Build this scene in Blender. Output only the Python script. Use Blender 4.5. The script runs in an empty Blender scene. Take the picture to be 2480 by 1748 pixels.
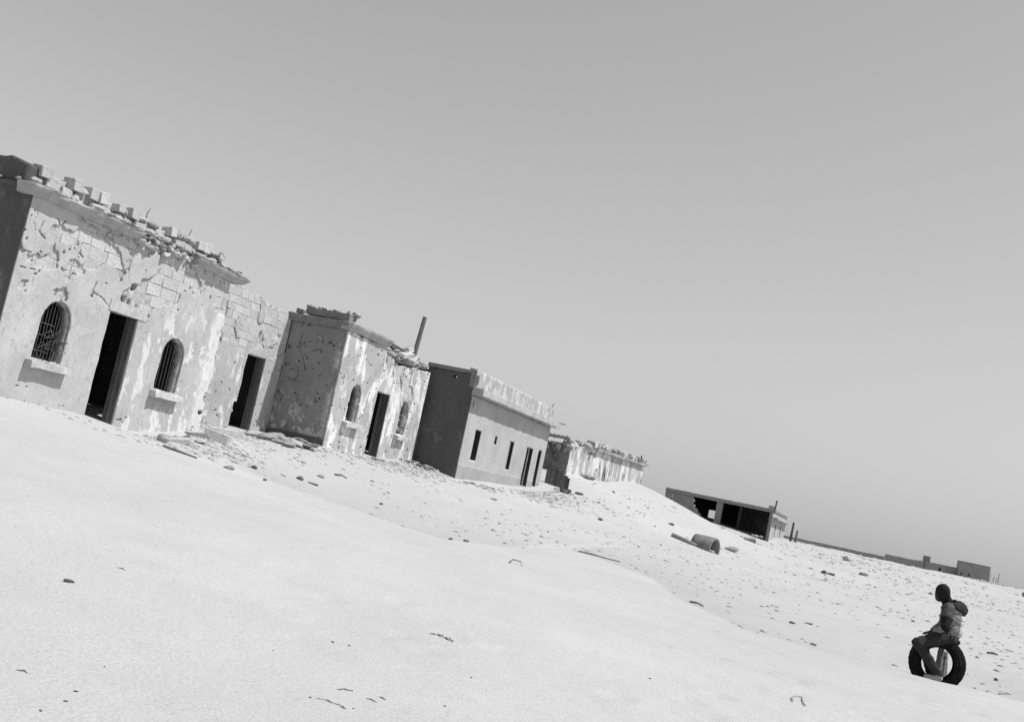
import bpy, bmesh, math, random
import numpy as np
from mathutils import Matrix, Vector

# ------------------------------------------------------------------ camera, sky, sun, exposure
# World: +Y runs along the street front, +X to the right of it, z = 0 is the photographer's eye level.
scene = bpy.context.scene
COL = scene.collection
YAW, PITCH, ROLL = math.radians(18.8), math.atan(290 / 2700), math.radians(12.0)
SUN_EL, SUN_AZ = math.radians(58), math.radians(12)      # azimuth measured from +X towards +Y

fw = Vector((-math.sin(YAW) * math.cos(PITCH), math.cos(YAW) * math.cos(PITCH), math.sin(PITCH)))
r0 = Vector((math.cos(YAW), math.sin(YAW), 0))
u0 = r0.cross(fw)
cr = r0 * math.cos(ROLL) + u0 * math.sin(ROLL)
cu = -r0 * math.sin(ROLL) + u0 * math.cos(ROLL)
cam = bpy.data.cameras.new('camera')
cam.sensor_width = 36
cam.lens = 2700 / 2480 * 36
cam.clip_start, cam.clip_end = 0.1, 9000
camo = bpy.data.objects.new('camera', cam)
M = Matrix.Identity(4)
for i in range(3):
    M[i][0], M[i][1], M[i][2] = cr[i], cu[i], -fw[i]
camo.matrix_world = M
COL.objects.link(camo)
scene.camera = camo

world = bpy.data.worlds.new('World')
scene.world = world
world.use_nodes = True
wn, wl = world.node_tree.nodes, world.node_tree.links
wn.clear()
sky = wn.new('ShaderNodeTexSky')
sky.sky_type = 'NISHITA'
sky.sun_disc = False
sky.sun_elevation = SUN_EL
sky.sun_rotation = math.pi / 2 - SUN_AZ
sky.altitude = 0
sky.air_density, sky.dust_density, sky.ozone_density = 2.9, 0.0, 3.0
bw = wn.new('ShaderNodeRGBToBW')                          # black-and-white film
bg = wn.new('ShaderNodeBackground')
bg.inputs['Strength'].default_value = 0.099
wo = wn.new('ShaderNodeOutputWorld')
wl.new(sky.outputs[0], bw.inputs[0]); wl.new(bw.outputs[0], bg.inputs[0]); wl.new(bg.outputs[0], wo.inputs[0])

sun = bpy.data.lights.new('sun', 'SUN')
sun.energy = 4.8
sun.angle = math.radians(0.53)
sun.color = (1, 1, 1)
suno = bpy.data.objects.new('sun', sun)
sd = Vector((math.cos(SUN_EL) * math.cos(SUN_AZ), math.cos(SUN_EL) * math.sin(SUN_AZ), math.sin(SUN_EL)))
suno.rotation_euler = sd.to_track_quat('Z', 'Y').to_euler()
suno.location = sd * 60
COL.objects.link(suno)

scene.view_settings.view_transform = 'Standard'
scene.view_settings.look = 'None'
scene.view_settings.exposure = 0.0
scene.view_settings.gamma = 1.0
scene.view_settings.use_curve_mapping = False
scene.cycles.use_denoising = False
scene.cycles.max_bounces = 6

# ------------------------------------------------------------------ noise helpers (numpy)
def _hash(ix, iy, seed):
    h = (ix.astype(np.int64) * 374761393 + iy.astype(np.int64) * 668265263 + seed * 982451653) & 0xffffffff
    h = ((h ^ (h >> 13)) * 1274126177) & 0xffffffff
    return ((h ^ (h >> 16)) & 0xffff) / 65535.0

def vn(x, y, seed=0):
    x = np.asarray(x, float); y = np.asarray(y, float)
    ix, iy = np.floor(x), np.floor(y)
    fx, fy = x - ix, y - iy
    fx, fy = fx * fx * (3 - 2 * fx), fy * fy * (3 - 2 * fy)
    a, b = _hash(ix, iy, seed), _hash(ix + 1, iy, seed)
    c, d = _hash(ix, iy + 1, seed), _hash(ix + 1, iy + 1, seed)
    return (a + (b - a) * fx + (c - a) * fy + (a - b - c + d) * fx * fy) * 2 - 1

def fbm(x, y, seed=0, o=4):
    s, a, t = 0, 1.0, 0
    for k in range(o):
        s = s + a * vn(x * 2 ** k + 17.3 * k, y * 2 ** k - 9.1 * k, seed + k); t += a; a *= 0.5
    return s / t

# ------------------------------------------------------------------ terrain
#TERRAIN-BEGIN
CP = [(0,0,-1.5),(-5,3,-1.5),(6,5,-1.5),(-12,3,-1.2),(12,12,-1.45),(1.2,17,-1.38),(1.0,16.2,-1.37),(-1.5,16.3,-1.33),(5,25,-1.36),(0,26,-1.36),(10,35,-1.25),
      (-6.4,48.5,-1.0),(0,45,-1.12),(8,52,-1.0),(-5.8,75,-.25),(0,78,-.42),(10,90,-.3),(22,110,-.15),(14,110,-.7),(-2,110,0.1),
      (-14.5,8,-.55),(-14.5,15.4,-.36),(-14.5,17,-.4),(-14.5,18.5,-.46),(-14.5,19.3,-.6),(-14.5,20.5,-.5),(-14.5,22,-.34),
      (-16.3,24.8,-.18),(-16.3,27,-.1),(-14.4,28.1,-.1),(-14.4,31,-.13),(-14.4,34.3,.0),(-13,35,-.22),(-13,39,-.12),(-13,42.6,-.03),
      (-12.9,44.8,.12),(-12.3,46.6,.5),(-12.8,48,.88),(-12.7,56,1.05),(-12.6,65,1.38),(-10.9,62,1.1),(-12.9,75,.9),(-12,75,.72),(-11.2,75,.5),(-10.3,75,.28),(-9.4,75,.22),(-7.5,75,.0),(-12,70,.7),(-9.5,69,.0),(-7.5,69,-.2),
      (-11.37,19.85,-.95),(-9.64,19.25,-1.05),(-8,18.45,-1.12),(-6.52,18.08,-1.19),(-6.6,25.6,-1.2),(-3,24,-1.28),
      (-11,22.3,-1.0),(-9,22,-1.14),(-7.5,21.5,-1.22),(-10,30,-.75),(-8,38,-.8),(-9,45,-.42),(-4,36,-1.16),(-9.5,54,.35),(-8.5,64,.25),(-5,60,-.55),
      (-25,18,-.3),(-25,32,0),(-25,50,.9),(-25,70,1.0),(-16,90,.8),(-8,95,.3),(20,30,-1.35),(25,60,-1.0),(30,90,-.4),(-20,-5,-1.3),(15,-8,-1.5),(0,-12,-1.5),
      (-40,20,-.2),(-40,60,.5),(50,40,-1.0),(60,100,-.3),(-50,120,.3),(0,150,.2),(40,160,.1),(-40,170,.2)]
CP = np.array(CP, float)
def _tps(r2):
    return r2 * np.log(r2 + 1e-9)
_n = len(CP)
_A = np.zeros((_n + 3, _n + 3))
_A[:_n, :_n] = _tps(((CP[:, None, :2] - CP[None, :, :2]) ** 2).sum(-1)) + np.eye(_n) * 0.6
_A[:_n, _n] = 1; _A[:_n, _n + 1:] = CP[:, :2]; _A[_n:, :_n] = _A[:_n, _n:].T
_wt = np.linalg.solve(_A, np.concatenate([CP[:, 2], np.zeros(3)]))
def Hbase(x, y):
    x = np.asarray(x, float); y = np.asarray(y, float)
    sh = x.shape; xf, yf = x.ravel(), y.ravel()
    out = _wt[_n] + _wt[_n + 1] * xf + _wt[_n + 2] * yf
    for i in range(_n):
        out = out + _wt[i] * _tps((xf - CP[i, 0]) ** 2 + (yf - CP[i, 1]) ** 2)
    d = np.hypot(xf + 2, (yf - 45) * 0.75)
    k = np.clip((d - 70) / 60, 0, 1); k = k * k * (3 - 2 * k)
    far = 0.12 - 0.25 * np.clip((np.hypot(xf, yf) - 350) / 600, 0, 1)
    return (np.clip(out, -1.7, 1.8) * (1 - k) + far * k).reshape(sh)
BX = np.array([-40, -14, -11.4, -9.6, -8, -6.9, -6.4, -5.7, -4, -2.6, -1.46, .14, 1, 2.5, 4, 40.])
BY = np.array([21, 20.8, 19.9, 19.25, 18.45, 18.2, 25.3, 25.2, 23, 18.6, 16.7, 16.35, 16.3, 16.4, 16.2, 15.])
DX = np.array([-13, -11, -6.6, -6.3, -2.8, -1.5, .6, 1.8, 4, 8.])
DD = np.array([0, .06, .09, .03, .03, .07, .19, .19, .10, 0.])
def stony(x, y):
    return y - np.interp(x, BX, BY)
def H(x, y):
    x = np.asarray(x, float); y = np.asarray(y, float)
    h = Hbase(x, y)
    q = stony(x, y); e = np.clip((q + .1) / np.interp(x, [-3, .2, 2.3, 5], [1.9, .65, .65, 1.9]), 0, 1)
    h = h - np.interp(x, DX, DD) * e * e * (3 - 2 * e) * np.clip(1 - (q - 2.5) / 5, 0, 1)
    s = np.clip(stony(x, y) / 1.5 + .5, 0, 1)
    fade = np.clip((260 - np.hypot(x, y)) / 150, 0, 1)
    h = h + .035 * fbm(x / 5, y / 5, 3, 3) * fade
    h = h + (.012 * (1 - s) + .03 * s) * fbm(x / .9, y / .9, 7, 3) * fade
    near = np.clip((22 - y) / 6, 0, 1) * (1 - s)
    ci, cj = np.floor(x / .55), np.floor(y / .55)
    for a_ in (-1, 0, 1):
        for b_ in (-1, 0, 1):
            px = (ci + a_ + _hash(ci + a_, cj + b_, 901)) * .55; py = (cj + b_ + _hash(ci + a_, cj + b_, 902)) * .55
            on = (_hash(ci + a_, cj + b_, 903) < .22 + .5 * np.clip((9 - y) / 4, 0, 1)) & (fbm(x / 3, y / 3, 905, 2) > -.1)
            d2 = (x - px) ** 2 + (y - py) ** 2
            h = h - near * on * (.022 * np.exp(-d2 / .012) - .008 * np.exp(-(np.sqrt(d2) - .19) ** 2 / .006))
    m = np.clip((y - 50) / 25, 0, 1) * np.clip((x + 7) / 6, 0, 1)
    return h + m * (.2 + .35 * np.clip((y - 85) / 60, 0, 1)) * np.maximum(fbm(x / 6, y / 9, 11, 4), -.2) * np.clip((340 - y) / 60, 0, 1)
#TERRAIN-END
def h1(x, y):
    return float(H(np.array([x]), np.array([y]))[0])

# ------------------------------------------------------------------ materials
MATS = {}
class NT:
    def __init__(s, name, rough=0.9, spec=0.2):
        s.m = bpy.data.materials.new(name); s.m.use_nodes = True
        s.t = s.m.node_tree; s.n = s.t.nodes; s.l = s.t.links
        s.b = s.n['Principled BSDF']
        s.b.inputs['Roughness'].default_value = rough
        s.b.inputs['Specular IOR Level'].default_value = spec
        tc = s.n.new('ShaderNodeTexCoord'); s.co = tc.outputs['Object']
        MATS[name] = s.m
    def map(s, sc):
        mp = s.n.new('ShaderNodeMapping'); mp.inputs['Scale'].default_value = sc
        s.l.new(s.co, mp.inputs[0]); return mp.outputs[0]
    def noise(s, scale, detail=5, rough=.6, vec=None, dist=0):
        nn = s.n.new('ShaderNodeTexNoise')
        nn.inputs['Scale'].default_value = scale; nn.inputs['Detail'].default_value = detail
        nn.inputs['Roughness'].default_value = rough; nn.inputs['Distortion'].default_value = dist
        s.l.new(vec or s.co, nn.inputs['Vector']); return nn.outputs['Fac']
    def ramp(s, fac, *st):
        r = s.n.new('ShaderNodeValToRGB'); e = r.color_ramp.elements
        while len(e) < len(st): e.new(0.5)
        for k, (p, v) in enumerate(st):
            e[k].position = p; e[k].color = (v, v, v, 1)
        s.l.new(fac, r.inputs[0]); return r.outputs[0]
    def mix(s, a, b, fac, mode='MIX'):
        x = s.n.new('ShaderNodeMix'); x.data_type = 'RGBA'; x.blend_type = mode
        for k, v in ((0, fac), (6, a), (7, b)):
            if isinstance(v, (int, float)):
                x.inputs[k].default_value = v if k == 0 else (v, v, v, 1)
            else: s.l.new(v, x.inputs[k])
        return x.outputs[2]
    def math(s, op, a, b=0.):
        x = s.n.new('ShaderNodeMath'); x.operation = op
        for k, v in ((0, a), (1, b)):
            if isinstance(v, (int, float)): x.inputs[k].default_value = v
            else: s.l.new(v, x.inputs[k])
        return x.outputs[0]
    def sep(s):
        x = s.n.new('ShaderNodeSeparateXYZ'); s.l.new(s.co, x.inputs[0]); return x.outputs
    def rand(s):
        x = s.n.new('ShaderNodeObjectInfo'); return x.outputs['Random']
    def color(s, c): s.l.new(c, s.b.inputs['Base Color'])
    def bump(s, h, strength=.4, dist=.02, prev=None):
        x = s.n.new('ShaderNodeBump'); x.inputs['Strength'].default_value = strength; x.inputs['Distance'].default_value = dist
        s.l.new(h, x.inputs['Height'])
        if prev: s.l.new(prev, x.inputs['Normal'])
        s.l.new(x.outputs[0], s.b.inputs['Normal']); return x.outputs[0]

def mat_plaster(name, base, white, patch=(.52, .60), streak=.25, dirt=.5, speck=True, pscale=2.2, zsquash=.55, rough=0., pz=None, py=None):
    t = NT(name, .95, .1)
    v = t.map((1, 1, zsquash))
    col = t.ramp(t.noise(.9, 6, .6), (.3, base * .84), (.7, base * 1.1))
    pm = t.ramp(t.noise(pscale, 7, .62, v, .3), (patch[0], 0), (patch[1], 1))
    if pz:
        mr = t.n.new('ShaderNodeMapRange'); mr.inputs[1].default_value, mr.inputs[2].default_value = pz; mr.inputs[3].default_value, mr.inputs[4].default_value = 1, 0
        t.l.new(t.math('ADD', t.sep()[2], t.math('MULTIPLY', t.math('SUBTRACT', t.noise(1.2, 4), .5), 1.5)), mr.inputs[0]); pm = t.math('MULTIPLY', pm, mr.outputs[0])
    if py:
        m2 = t.n.new('ShaderNodeMapRange'); m2.inputs[1].default_value, m2.inputs[2].default_value = py; m2.inputs[3].default_value, m2.inputs[4].default_value = .15, 1
        t.l.new(t.sep()[1], m2.inputs[0]); pm = t.math('MULTIPLY', pm, m2.outputs[0])
        m3 = t.n.new('ShaderNodeMapRange'); m3.inputs[1].default_value, m3.inputs[2].default_value = 21.55, 21.75
        t.l.new(t.math('ADD', t.sep()[1], t.math('MULTIPLY', t.math('SUBTRACT', t.noise(2.5, 5), .5), 1.2)), m3.inputs[0])
        pm = t.math('MAXIMUM', pm, t.math('MULTIPLY', m3.outputs[0], .8))
    col = t.mix(col, white, pm)
    sv = t.map((6, 6, .35))
    col = t.mix(col, base * .55, t.math('MULTIPLY', t.ramp(t.noise(1.6, 5, .6, sv), (.55, 0), (.75, 1)), streak))
    col = t.mix(col, base * .45, t.math('MULTIPLY', t.ramp(t.noise(3.2, 8, .72), (.57, 0), (.72, 1)), dirt))
    fine = t.noise(38, 4, .7)
    if rough:
        rv = t.map((1, 1, .4))
        col = t.mix(col, base * .42, t.math('MULTIPLY', t.ramp(t.noise(13, 6, .75, rv), (.56, 0), (.66, 1)), rough))
    if speck:
        col = t.mix(col, base * .35, t.math('MULTIPLY', t.ramp(fine, (.60, 0), (.70, 1)), .55))
    t.color(col)
    b = t.bump(t.noise(9, 8, .7), .55, .03)
    t.bump(fine, .35, .008, b)
    return t.m

def mat_simple(name, v, var=.25, scale=6, rough=.9, spec=.2, bump=.3, dist=.01, rnd=.0, stretch=(1, 1, 1)):
    t = NT(name, rough, spec)
    vec = t.map(stretch)
    col = t.ramp(t.noise(scale, 7, .65, vec), (.3, v * (1 - var)), (.7, v * (1 + var)))
    if rnd:
        k = t.math('MULTIPLY_ADD', t.rand(), 2 * rnd)
        k.node.inputs[2].default_value = 1 - rnd
        col = t.mix(col, k, 1.0, 'MULTIPLY')
    t.color(col)
    if bump: t.bump(t.noise(scale * 3, 7, .7, vec), bump, dist)
    return t.m

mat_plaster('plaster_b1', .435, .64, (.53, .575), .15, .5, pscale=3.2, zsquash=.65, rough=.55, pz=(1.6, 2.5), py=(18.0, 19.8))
mat_plaster('plaster_court', .40, .60, (.58, .62), .3, .6, pscale=2.2, zsquash=.5, rough=.6)
mat_plaster('plaster_b2', .40, .70, (.50, .60), .25, .6, pscale=2.3, zsquash=.5, rough=.7)
mat_plaster('plaster_b2_shade', .26, .46, (.53, .55), .2, .6, pscale=3.6, zsquash=.9, rough=.5, pz=(.5, 1.5))  # darker than the front's plaster: the side wall's shade put into the colour
mat_plaster('plaster_shade', .105, .19, (.56, .72), .3, .5, speck=False, rough=.25)  # plaster of the shaded sides, their shade put into the colour
mat_plaster('plaster_b3', .395, .46, (.60, .70), .35, .3, rough=.18)
mat_plaster('plaster_dado', .34, .38, (.60, .70), .2, .35, rough=.3)
mat_plaster('plaster_b3_parapet', .36, .56, (.47, .60), .5, .4, pscale=2.0, zsquash=.8, rough=.3)
mat_plaster('plaster_b4', .36, .64, (.46, .56), .5, .7, pscale=1.6, zsquash=.4, rough=.6)
mat_plaster('plaster_shed', .20, .33, (.6, .7), .3, .5, pscale=2)  # the front's shade is in this tone; the sunlit side is paler
mat_plaster('plaster_far', .25, .31, (.6, .7), .3, .3, speck=False)
mat_simple('core_masonry', .40, .35, 7, bump=.7, dist=.03)
mat_simple('stone', .46, .22, 6, bump=.6, dist=.02, rnd=.10)
mat_simple('plinth', .10, .3, 6, bump=.6, dist=.02, rnd=.1)
mat_simple('stone_dark', .24, .3, 5, bump=.6, dist=.02, rnd=.2)
mat_simple('rubble', .36, .3, 7, bump=.6, dist=.02, rnd=.25)
mat_simple('debris_dark', .13, .5, 9, bump=.5, dist=.01, rnd=.4)
mat_simple('concrete', .36, .22, 4, bump=.4, dist=.01)
mat_simple('concrete_dark', .2, .25, 4, bump=.4, dist=.01)
mat_simple('inner_shade', .085, .4, 3, bump=.3)  # shade of the rooms put into the colour of inner walls and roofs
mat_simple('inner_shade_black', .03, .4, 3, bump=.3)  # deepest shade behind the doorways, also put into the colour
mat_simple('wood', .11, .5, 3, rough=.85, bump=.5, dist=.01, stretch=(14, 14, .7), rnd=.3)
mat_simple('lining_black', .04, .5, 3, rough=.85, bump=.5, dist=.01, stretch=(14, 14, .7))
mat_simple('wood_pale', .3, .4, 3, rough=.85, bump=.5, dist=.01, stretch=(14, 14, .7), rnd=.2)
mat_simple('iron', .05, .4, 20, rough=.7, spec=.4, bump=.2)
mat_simple('iron_pale', .085, .4, 20, rough=.7, spec=.4, bump=.2)
def mat_rubber():
    t = NT('rubber', .85, .12)
    col = t.ramp(t.noise(12, 6, .6), (.3, .006), (.7, .012))
    t.color(t.mix(col, .09, t.math('MULTIPLY', t.ramp(t.noise(7, 7, .7), (.56, 0), (.72, 1)), .4)))
    t.bump(t.noise(60, 4, .7), .3, .003)
mat_rubber()
mat_simple('gravel', .35, .4, 4, bump=0, rnd=0)
mat_simple('straw', .24, .4, 12, bump=.4)

def mat_sand():
    t = NT('sand', .95, .1)
    o = t.sep()
    # stony ground mask: fades in behind the drift's edge
    big = t.noise(.35, 5, .6)
    col = t.ramp(big, (.3, .43), (.7, .48))
    att = t.n.new('ShaderNodeAttribute'); att.attribute_name = 'stony'
    st = att.outputs['Fac']
    grit = t.ramp(t.noise(2.2, 9, .75), (.44, 0), (.68, 1))
    col = t.mix(col, .40, t.math('MULTIPLY', t.math('MULTIPLY', grit, st), .8))
    col = t.mix(col, .46, t.math('MULTIPLY', st, .22))
    at2 = t.n.new('ShaderNodeAttribute'); at2.attribute_name = 'edge_band'
    col = t.mix(col, .33, t.math('MULTIPLY', at2.outputs['Fac'], .62))  # darker band just behind the drift's edge, fading with distance
    pat = t.ramp(t.noise(1.1, 4, .6), (.55, 0), (.75, 1))
    col = t.mix(col, .39, t.math('MULTIPLY', pat, .35))
    col = t.mix(col, .40, t.math('MULTIPLY', t.ramp(t.noise(.5, 6, .65, t.map((1, 2.2, 1))), (.52, 0), (.68, 1)), .35))
    g1 = t.ramp(t.noise(55, 3, .8), (.33, .78), (.62, 1.06))
    col = t.mix(col, g1, 1.0, 'MULTIPLY')
    sp = t.ramp(t.noise(21, 4, .75), (.67, 0), (.74, 1))
    col = t.mix(col, .2, t.math('MULTIPLY', sp, t.math('MULTIPLY_ADD', st, .55)))
    t.color(col)
    b = t.bump(t.noise(1.7, 6, .6), .35, .08)
    b = t.bump(t.noise(14, 6, .7), .30, .015, b)
    t.bump(t.noise(70, 2, .7), .25, .004, b)
    return t.m
mat_sand()

# ------------------------------------------------------------------ object helpers
def link(o, parent=None):
    COL.objects.link(o)
    if parent: o.parent = parent
    return o

def tag(o, label=None, cat=None, group=None, kind=None):
    if label: o['label'] = label
    if cat: o['category'] = cat
    if group: o['group'] = group
    if kind: o['kind'] = kind
    return o

def thing(name, loc, label, cat, group=None):
    o = bpy.data.objects.new(name, None); o.location = loc; o.empty_display_size = .3
    link(o); return tag(o, label, cat, group, 'thing')

def wloc(o):
    p = Vector((0, 0, 0))
    while o: p += Vector(o.location); o = o.parent
    return p

def mobj(name, verts, faces, mat, parent=None, smooth=False, normals=True):
    """verts in world coordinates; the object's own frame is kept equal to the world's"""
    me = bpy.data.meshes.new(name)
    me.from_pydata([tuple(v) for v in verts], [], [tuple(f) for f in faces])
    if normals:
        bm = bmesh.new(); bm.from_mesh(me); bmesh.ops.recalc_face_normals(bm, faces=bm.faces); bm.to_mesh(me); bm.free()
    me.materials.append(MATS[mat])
    if smooth: me.polygons.foreach_set('use_smooth', [True] * len(me.polygons))
    o = bpy.data.objects.new(name, me)
    link(o, parent)
    if parent: o.location = -wloc(parent)
    return o

class MB:
    def __init__(s): s.v = []; s.f = []
    def add(s, vs, fs):
        k = len(s.v); s.v += [tuple(v) for v in vs]; s.f += [tuple(i + k for i in f) for f in fs]; return s
    def box(s, x0, x1, y0, y1, z0, z1, jit=0, rng=random):
        vs = [(x, y, z) for x in (x0, x1) for y in (y0, y1) for z in (z0, z1)]
        if jit: vs = [tuple(c + rng.uniform(-jit, jit) for c in v) for v in vs]
        return s.add(vs, [(0, 1, 3, 2), (4, 6, 7, 5), (0, 4, 5, 1), (2, 3, 7, 6), (0, 2, 6, 4), (1, 5, 7, 3)])
    def tube(s, pts, r, n=6, r2=None):
        pts = [Vector(p) for p in pts]; rings = []
        for i, p in enumerate(pts):
            d = (pts[min(i + 1, len(pts) - 1)] - pts[max(i - 1, 0)]).normalized()
            a = d.orthogonal().normalized(); b = d.cross(a)
            rr = r if r2 is None else r + (r2 - r) * i / (len(pts) - 1)
            rings.append([p + (a * math.cos(2 * math.pi * k / n) + b * math.sin(2 * math.pi * k / n)) * rr for k in range(n)])
        vs = [v for rg in rings for v in rg]; fs = []
        for i in range(len(pts) - 1):
            for k in range(n):
                fs.append((i * n + k, i * n + (k + 1) % n, (i + 1) * n + (k + 1) % n, (i + 1) * n + k))
        fs.append(tuple(range(n))[::-1]); fs.append(tuple((len(pts) - 1) * n + k for k in range(n)))
        return s.add(vs, fs)
    def build(s, name, mat, parent=None, smooth=False): return mobj(name, s.v, s.f, mat, parent, smooth)

def fx(x0): return lambda n, u, z: (x0 + n, u, z)             # a wall face looking to +X
def fy(y0): return lambda n, u, z: (u, y0 - n, z)             # a wall face looking to -Y

def rect(u0, u1, z0, z1):
    def f(U, Z):
        dx = np.maximum(u0 - U, U - u1); dz = np.maximum(z0 - Z, Z - z1)
        return np.where((dx > 0) & (dz > 0), np.hypot(np.maximum(dx, 0), np.maximum(dz, 0)), np.maximum(dx, dz))
    return f
def arch(u0, u1, z0, z1):
    r = (u1 - u0) / 2; uc = (u0 + u1) / 2; zs = z1 - r
    a = rect(u0, u1, z0, zs)
    return lambda U, Z: np.minimum(a(U, Z), np.hypot(U - uc, Z - zs) - r)
def hole(u, z, ru, rz): return lambda U, Z: (np.hypot((U - u) / ru, (Z - z) / rz) - 1) * min(ru, rz)
def crack(pts, w):
    def f(U, Z):
        d = np.full(U.shape, 9.)
        for (a, b), (c, e) in zip(pts[:-1], pts[1:]):
            l2 = (c - a) ** 2 + (e - b) ** 2
            t = np.clip(((U - a) * (c - a) + (Z - b) * (e - b)) / l2, 0, 1)
            d = np.minimum(d, np.hypot(U - a - t * (c - a), Z - b - t * (e - b)))
        return d - w * (1 + .7 * vn(U * 5, Z * 5, 91))
    return f

def sheet(name, u0, u1, z0, z1, h, field, front, back, frame, mat, parent, relief=0., seed=1):
    """a slab standing on a regular grid with everything cut away where field(u, z) < 0; edges snap to field = 0"""
    nu, nz = max(2, int(round((u1 - u0) / h))), max(2, int(round((z1 - z0) / h)))
    us, zs = np.linspace(u0, u1, nu + 1), np.linspace(z0, z1, nz + 1)
    U, Z = np.meshgrid(us, zs, indexing='ij')
    F = field(U, Z)
    e = h * .25
    gu = (field(U + e, Z) - field(U - e, Z)) / (2 * e); gz = (field(U, Z + e) - field(U, Z - e)) / (2 * e)
    g2 = gu * gu + gz * gz + 1e-6
    du, dz = -F * gu / g2, -F * gz / g2
    ok = np.hypot(du, dz) < .62 * h
    du[0, :] = du[-1, :] = 0; dz[:, 0] = dz[:, -1] = 0
    C = field((U[:-1, :-1] + U[1:, 1:]) / 2, (Z[:-1, :-1] + Z[1:, 1:]) / 2) > 0
    U, Z = U + np.where(ok, du, 0), Z + np.where(ok, dz, 0)
    rel = relief * fbm(U * 1.7, Z * 1.7, seed, 4) if relief else np.zeros(U.shape)
    used = np.zeros(U.shape, bool)
    for a in (0, 1):
        for b in (0, 1): used[a:a + nu, b:b + nz] |= C
    vid = np.full(U.shape, -1); vid[used] = np.arange(used.sum()); nv = int(used.sum())
    uu, zz, rr = U[used], Z[used], rel[used]
    P = np.stack([np.stack(np.broadcast_arrays(*frame(front + rr, uu, zz)), -1), np.stack(np.broadcast_arrays(*frame(back + 0 * rr, uu, zz)), -1)]).reshape(-1, 3)
    q = np.stack([vid[:-1, :-1], vid[1:, :-1], vid[1:, 1:], vid[:-1, 1:]], -1)[C]
    faces = [q, q[:, ::-1] + nv]
    Cp = np.pad(C, 1)
    for (di, dj, (a, b)) in ((0, -1, (0, 1)), (1, 0, (1, 2)), (0, 1, (2, 3)), (-1, 0, (3, 0))):
        nb = Cp[1 + di:1 + di + nu, 1 + dj:1 + dj + nz]
        m = C & ~nb
        qq = np.stack([vid[:-1, :-1], vid[1:, :-1], vid[1:, 1:], vid[:-1, 1:]], -1)[m]
        A, B = qq[:, a], qq[:, b]
        faces.append(np.stack([B, A, A + nv, B + nv], -1))
    Fc = np.concatenate(faces)
    flip = np.linalg.det(np.array([np.array(frame(1., 0., 0.)) - np.array(frame(0., 0., 0.)), np.array(frame(0., 1., 0.)) - np.array(frame(0., 0., 0.)), np.array(frame(0., 0., 1.)) - np.array(frame(0., 0., 0.))])) < 0
    if flip: Fc = Fc[:, ::-1]
    me = bpy.data.meshes.new(name)
    me.vertices.add(len(P)); me.vertices.foreach_set('co', P.ravel())
    me.loops.add(Fc.size); me.loops.foreach_set('vertex_index', Fc.ravel().astype(np.int32))
    me.polygons.add(len(Fc)); me.polygons.foreach_set('loop_start', np.arange(0, Fc.size, 4, dtype=np.int32))
    me.update(calc_edges=True); me.validate()
    me.materials.append(MATS[mat])
    o = bpy.data.objects.new(name, me); link(o, parent)
    if parent: o.location = -wloc(parent)
    return o

def sweep(name, prof, us, frame, mat, parent, jit=.01, seed=5, ends=.0):
    """a moulding: profile points (n, z) carried along u with worn edges"""
    k = len(prof); vs = []; fs = []
    us = np.asarray(us)
    for i, u in enumerate(us):
        for j, (n, z) in enumerate(prof):
            dn = jit * float(fbm(np.array([u * 4 + j * 7.7]), np.array([j * 3.1]), seed, 3)[0]) * 2
            dz_ = jit * float(fbm(np.array([u * 4 + j * 5.7]), np.array([j * 1.1 + 40]), seed, 3)[0]) * 2
            uu = u + (ends * (random.random() - .5) if i in (0, len(us) - 1) else 0)
            vs.append(frame(n + dn, uu, z + dz_))
    for i in range(len(us) - 1):
        for j in range(k):
            fs.append((i * k + j, i * k + (j + 1) % k, (i + 1) * k + (j + 1) % k, (i + 1) * k + j))
    fs.append(tuple(range(k))); fs.append(tuple((len(us) - 1) * k + j for j in range(k)))
    return mobj(name, vs, fs, mat, parent)

# shared piece meshes -------------------------------------------------
def make_block(seed):
    rng = random.Random(seed); bm = bmesh.new()
    bmesh.ops.create_cube(bm, size=1)
    for v in bm.verts: v.co += Vector((rng.uniform(-.04, .04), rng.uniform(-.03, .03), rng.uniform(-.05, .05)))
    bmesh.ops.bevel(bm, geom=bm.edges[:], offset=.045, segments=1, affect='EDGES')
    for v in bm.verts: v.co += Vector((rng.uniform(-.02, .02), rng.uniform(-.012, .012), rng.uniform(-.02, .02)))
    bmesh.ops.recalc_face_normals(bm, faces=bm.faces)
    me = bpy.data.meshes.new('block'); bm.to_mesh(me); bm.free(); return me
def make_rock(seed, sub=2):
    rng = random.Random(seed); bm = bmesh.new()
    bmesh.ops.create_icosphere(bm, subdivisions=sub, radius=.5)
    for _ in range(7):
        d = Vector((rng.gauss(0, 1), rng.gauss(0, 1), rng.gauss(0, 1))).normalized(); o = rng.uniform(.26, .42)
        for v in bm.verts:
            k = v.co.dot(d) - o
            if k > 0: v.co -= d * k * .92
    for v in bm.verts: v.co *= 1 + rng.uniform(-.05, .05)
    me = bpy.data.meshes.new('rock'); bm.to_mesh(me); bm.free(); return me
_cache = {}
def piece(kind, mat, i):
    key = (kind, mat, i)
    if key not in _cache:
        me = (make_block if kind == 'block' else make_rock)(i * 31 + 7)
        me.materials.append(MATS[mat]); _cache[key] = me
    return _cache[key]
RNG = random.Random(42)
def put(name, kind, mat, loc, size, rot=(0, 0, 0), parent=None):
    o = bpy.data.objects.new(name, piece(kind, mat, RNG.randrange(6)))
    link(o, parent)
    o.location = Vector(loc) - (wloc(parent) if parent else Vector((0, 0, 0)))
    o.scale = size; o.rotation_euler = rot
    return o

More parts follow.
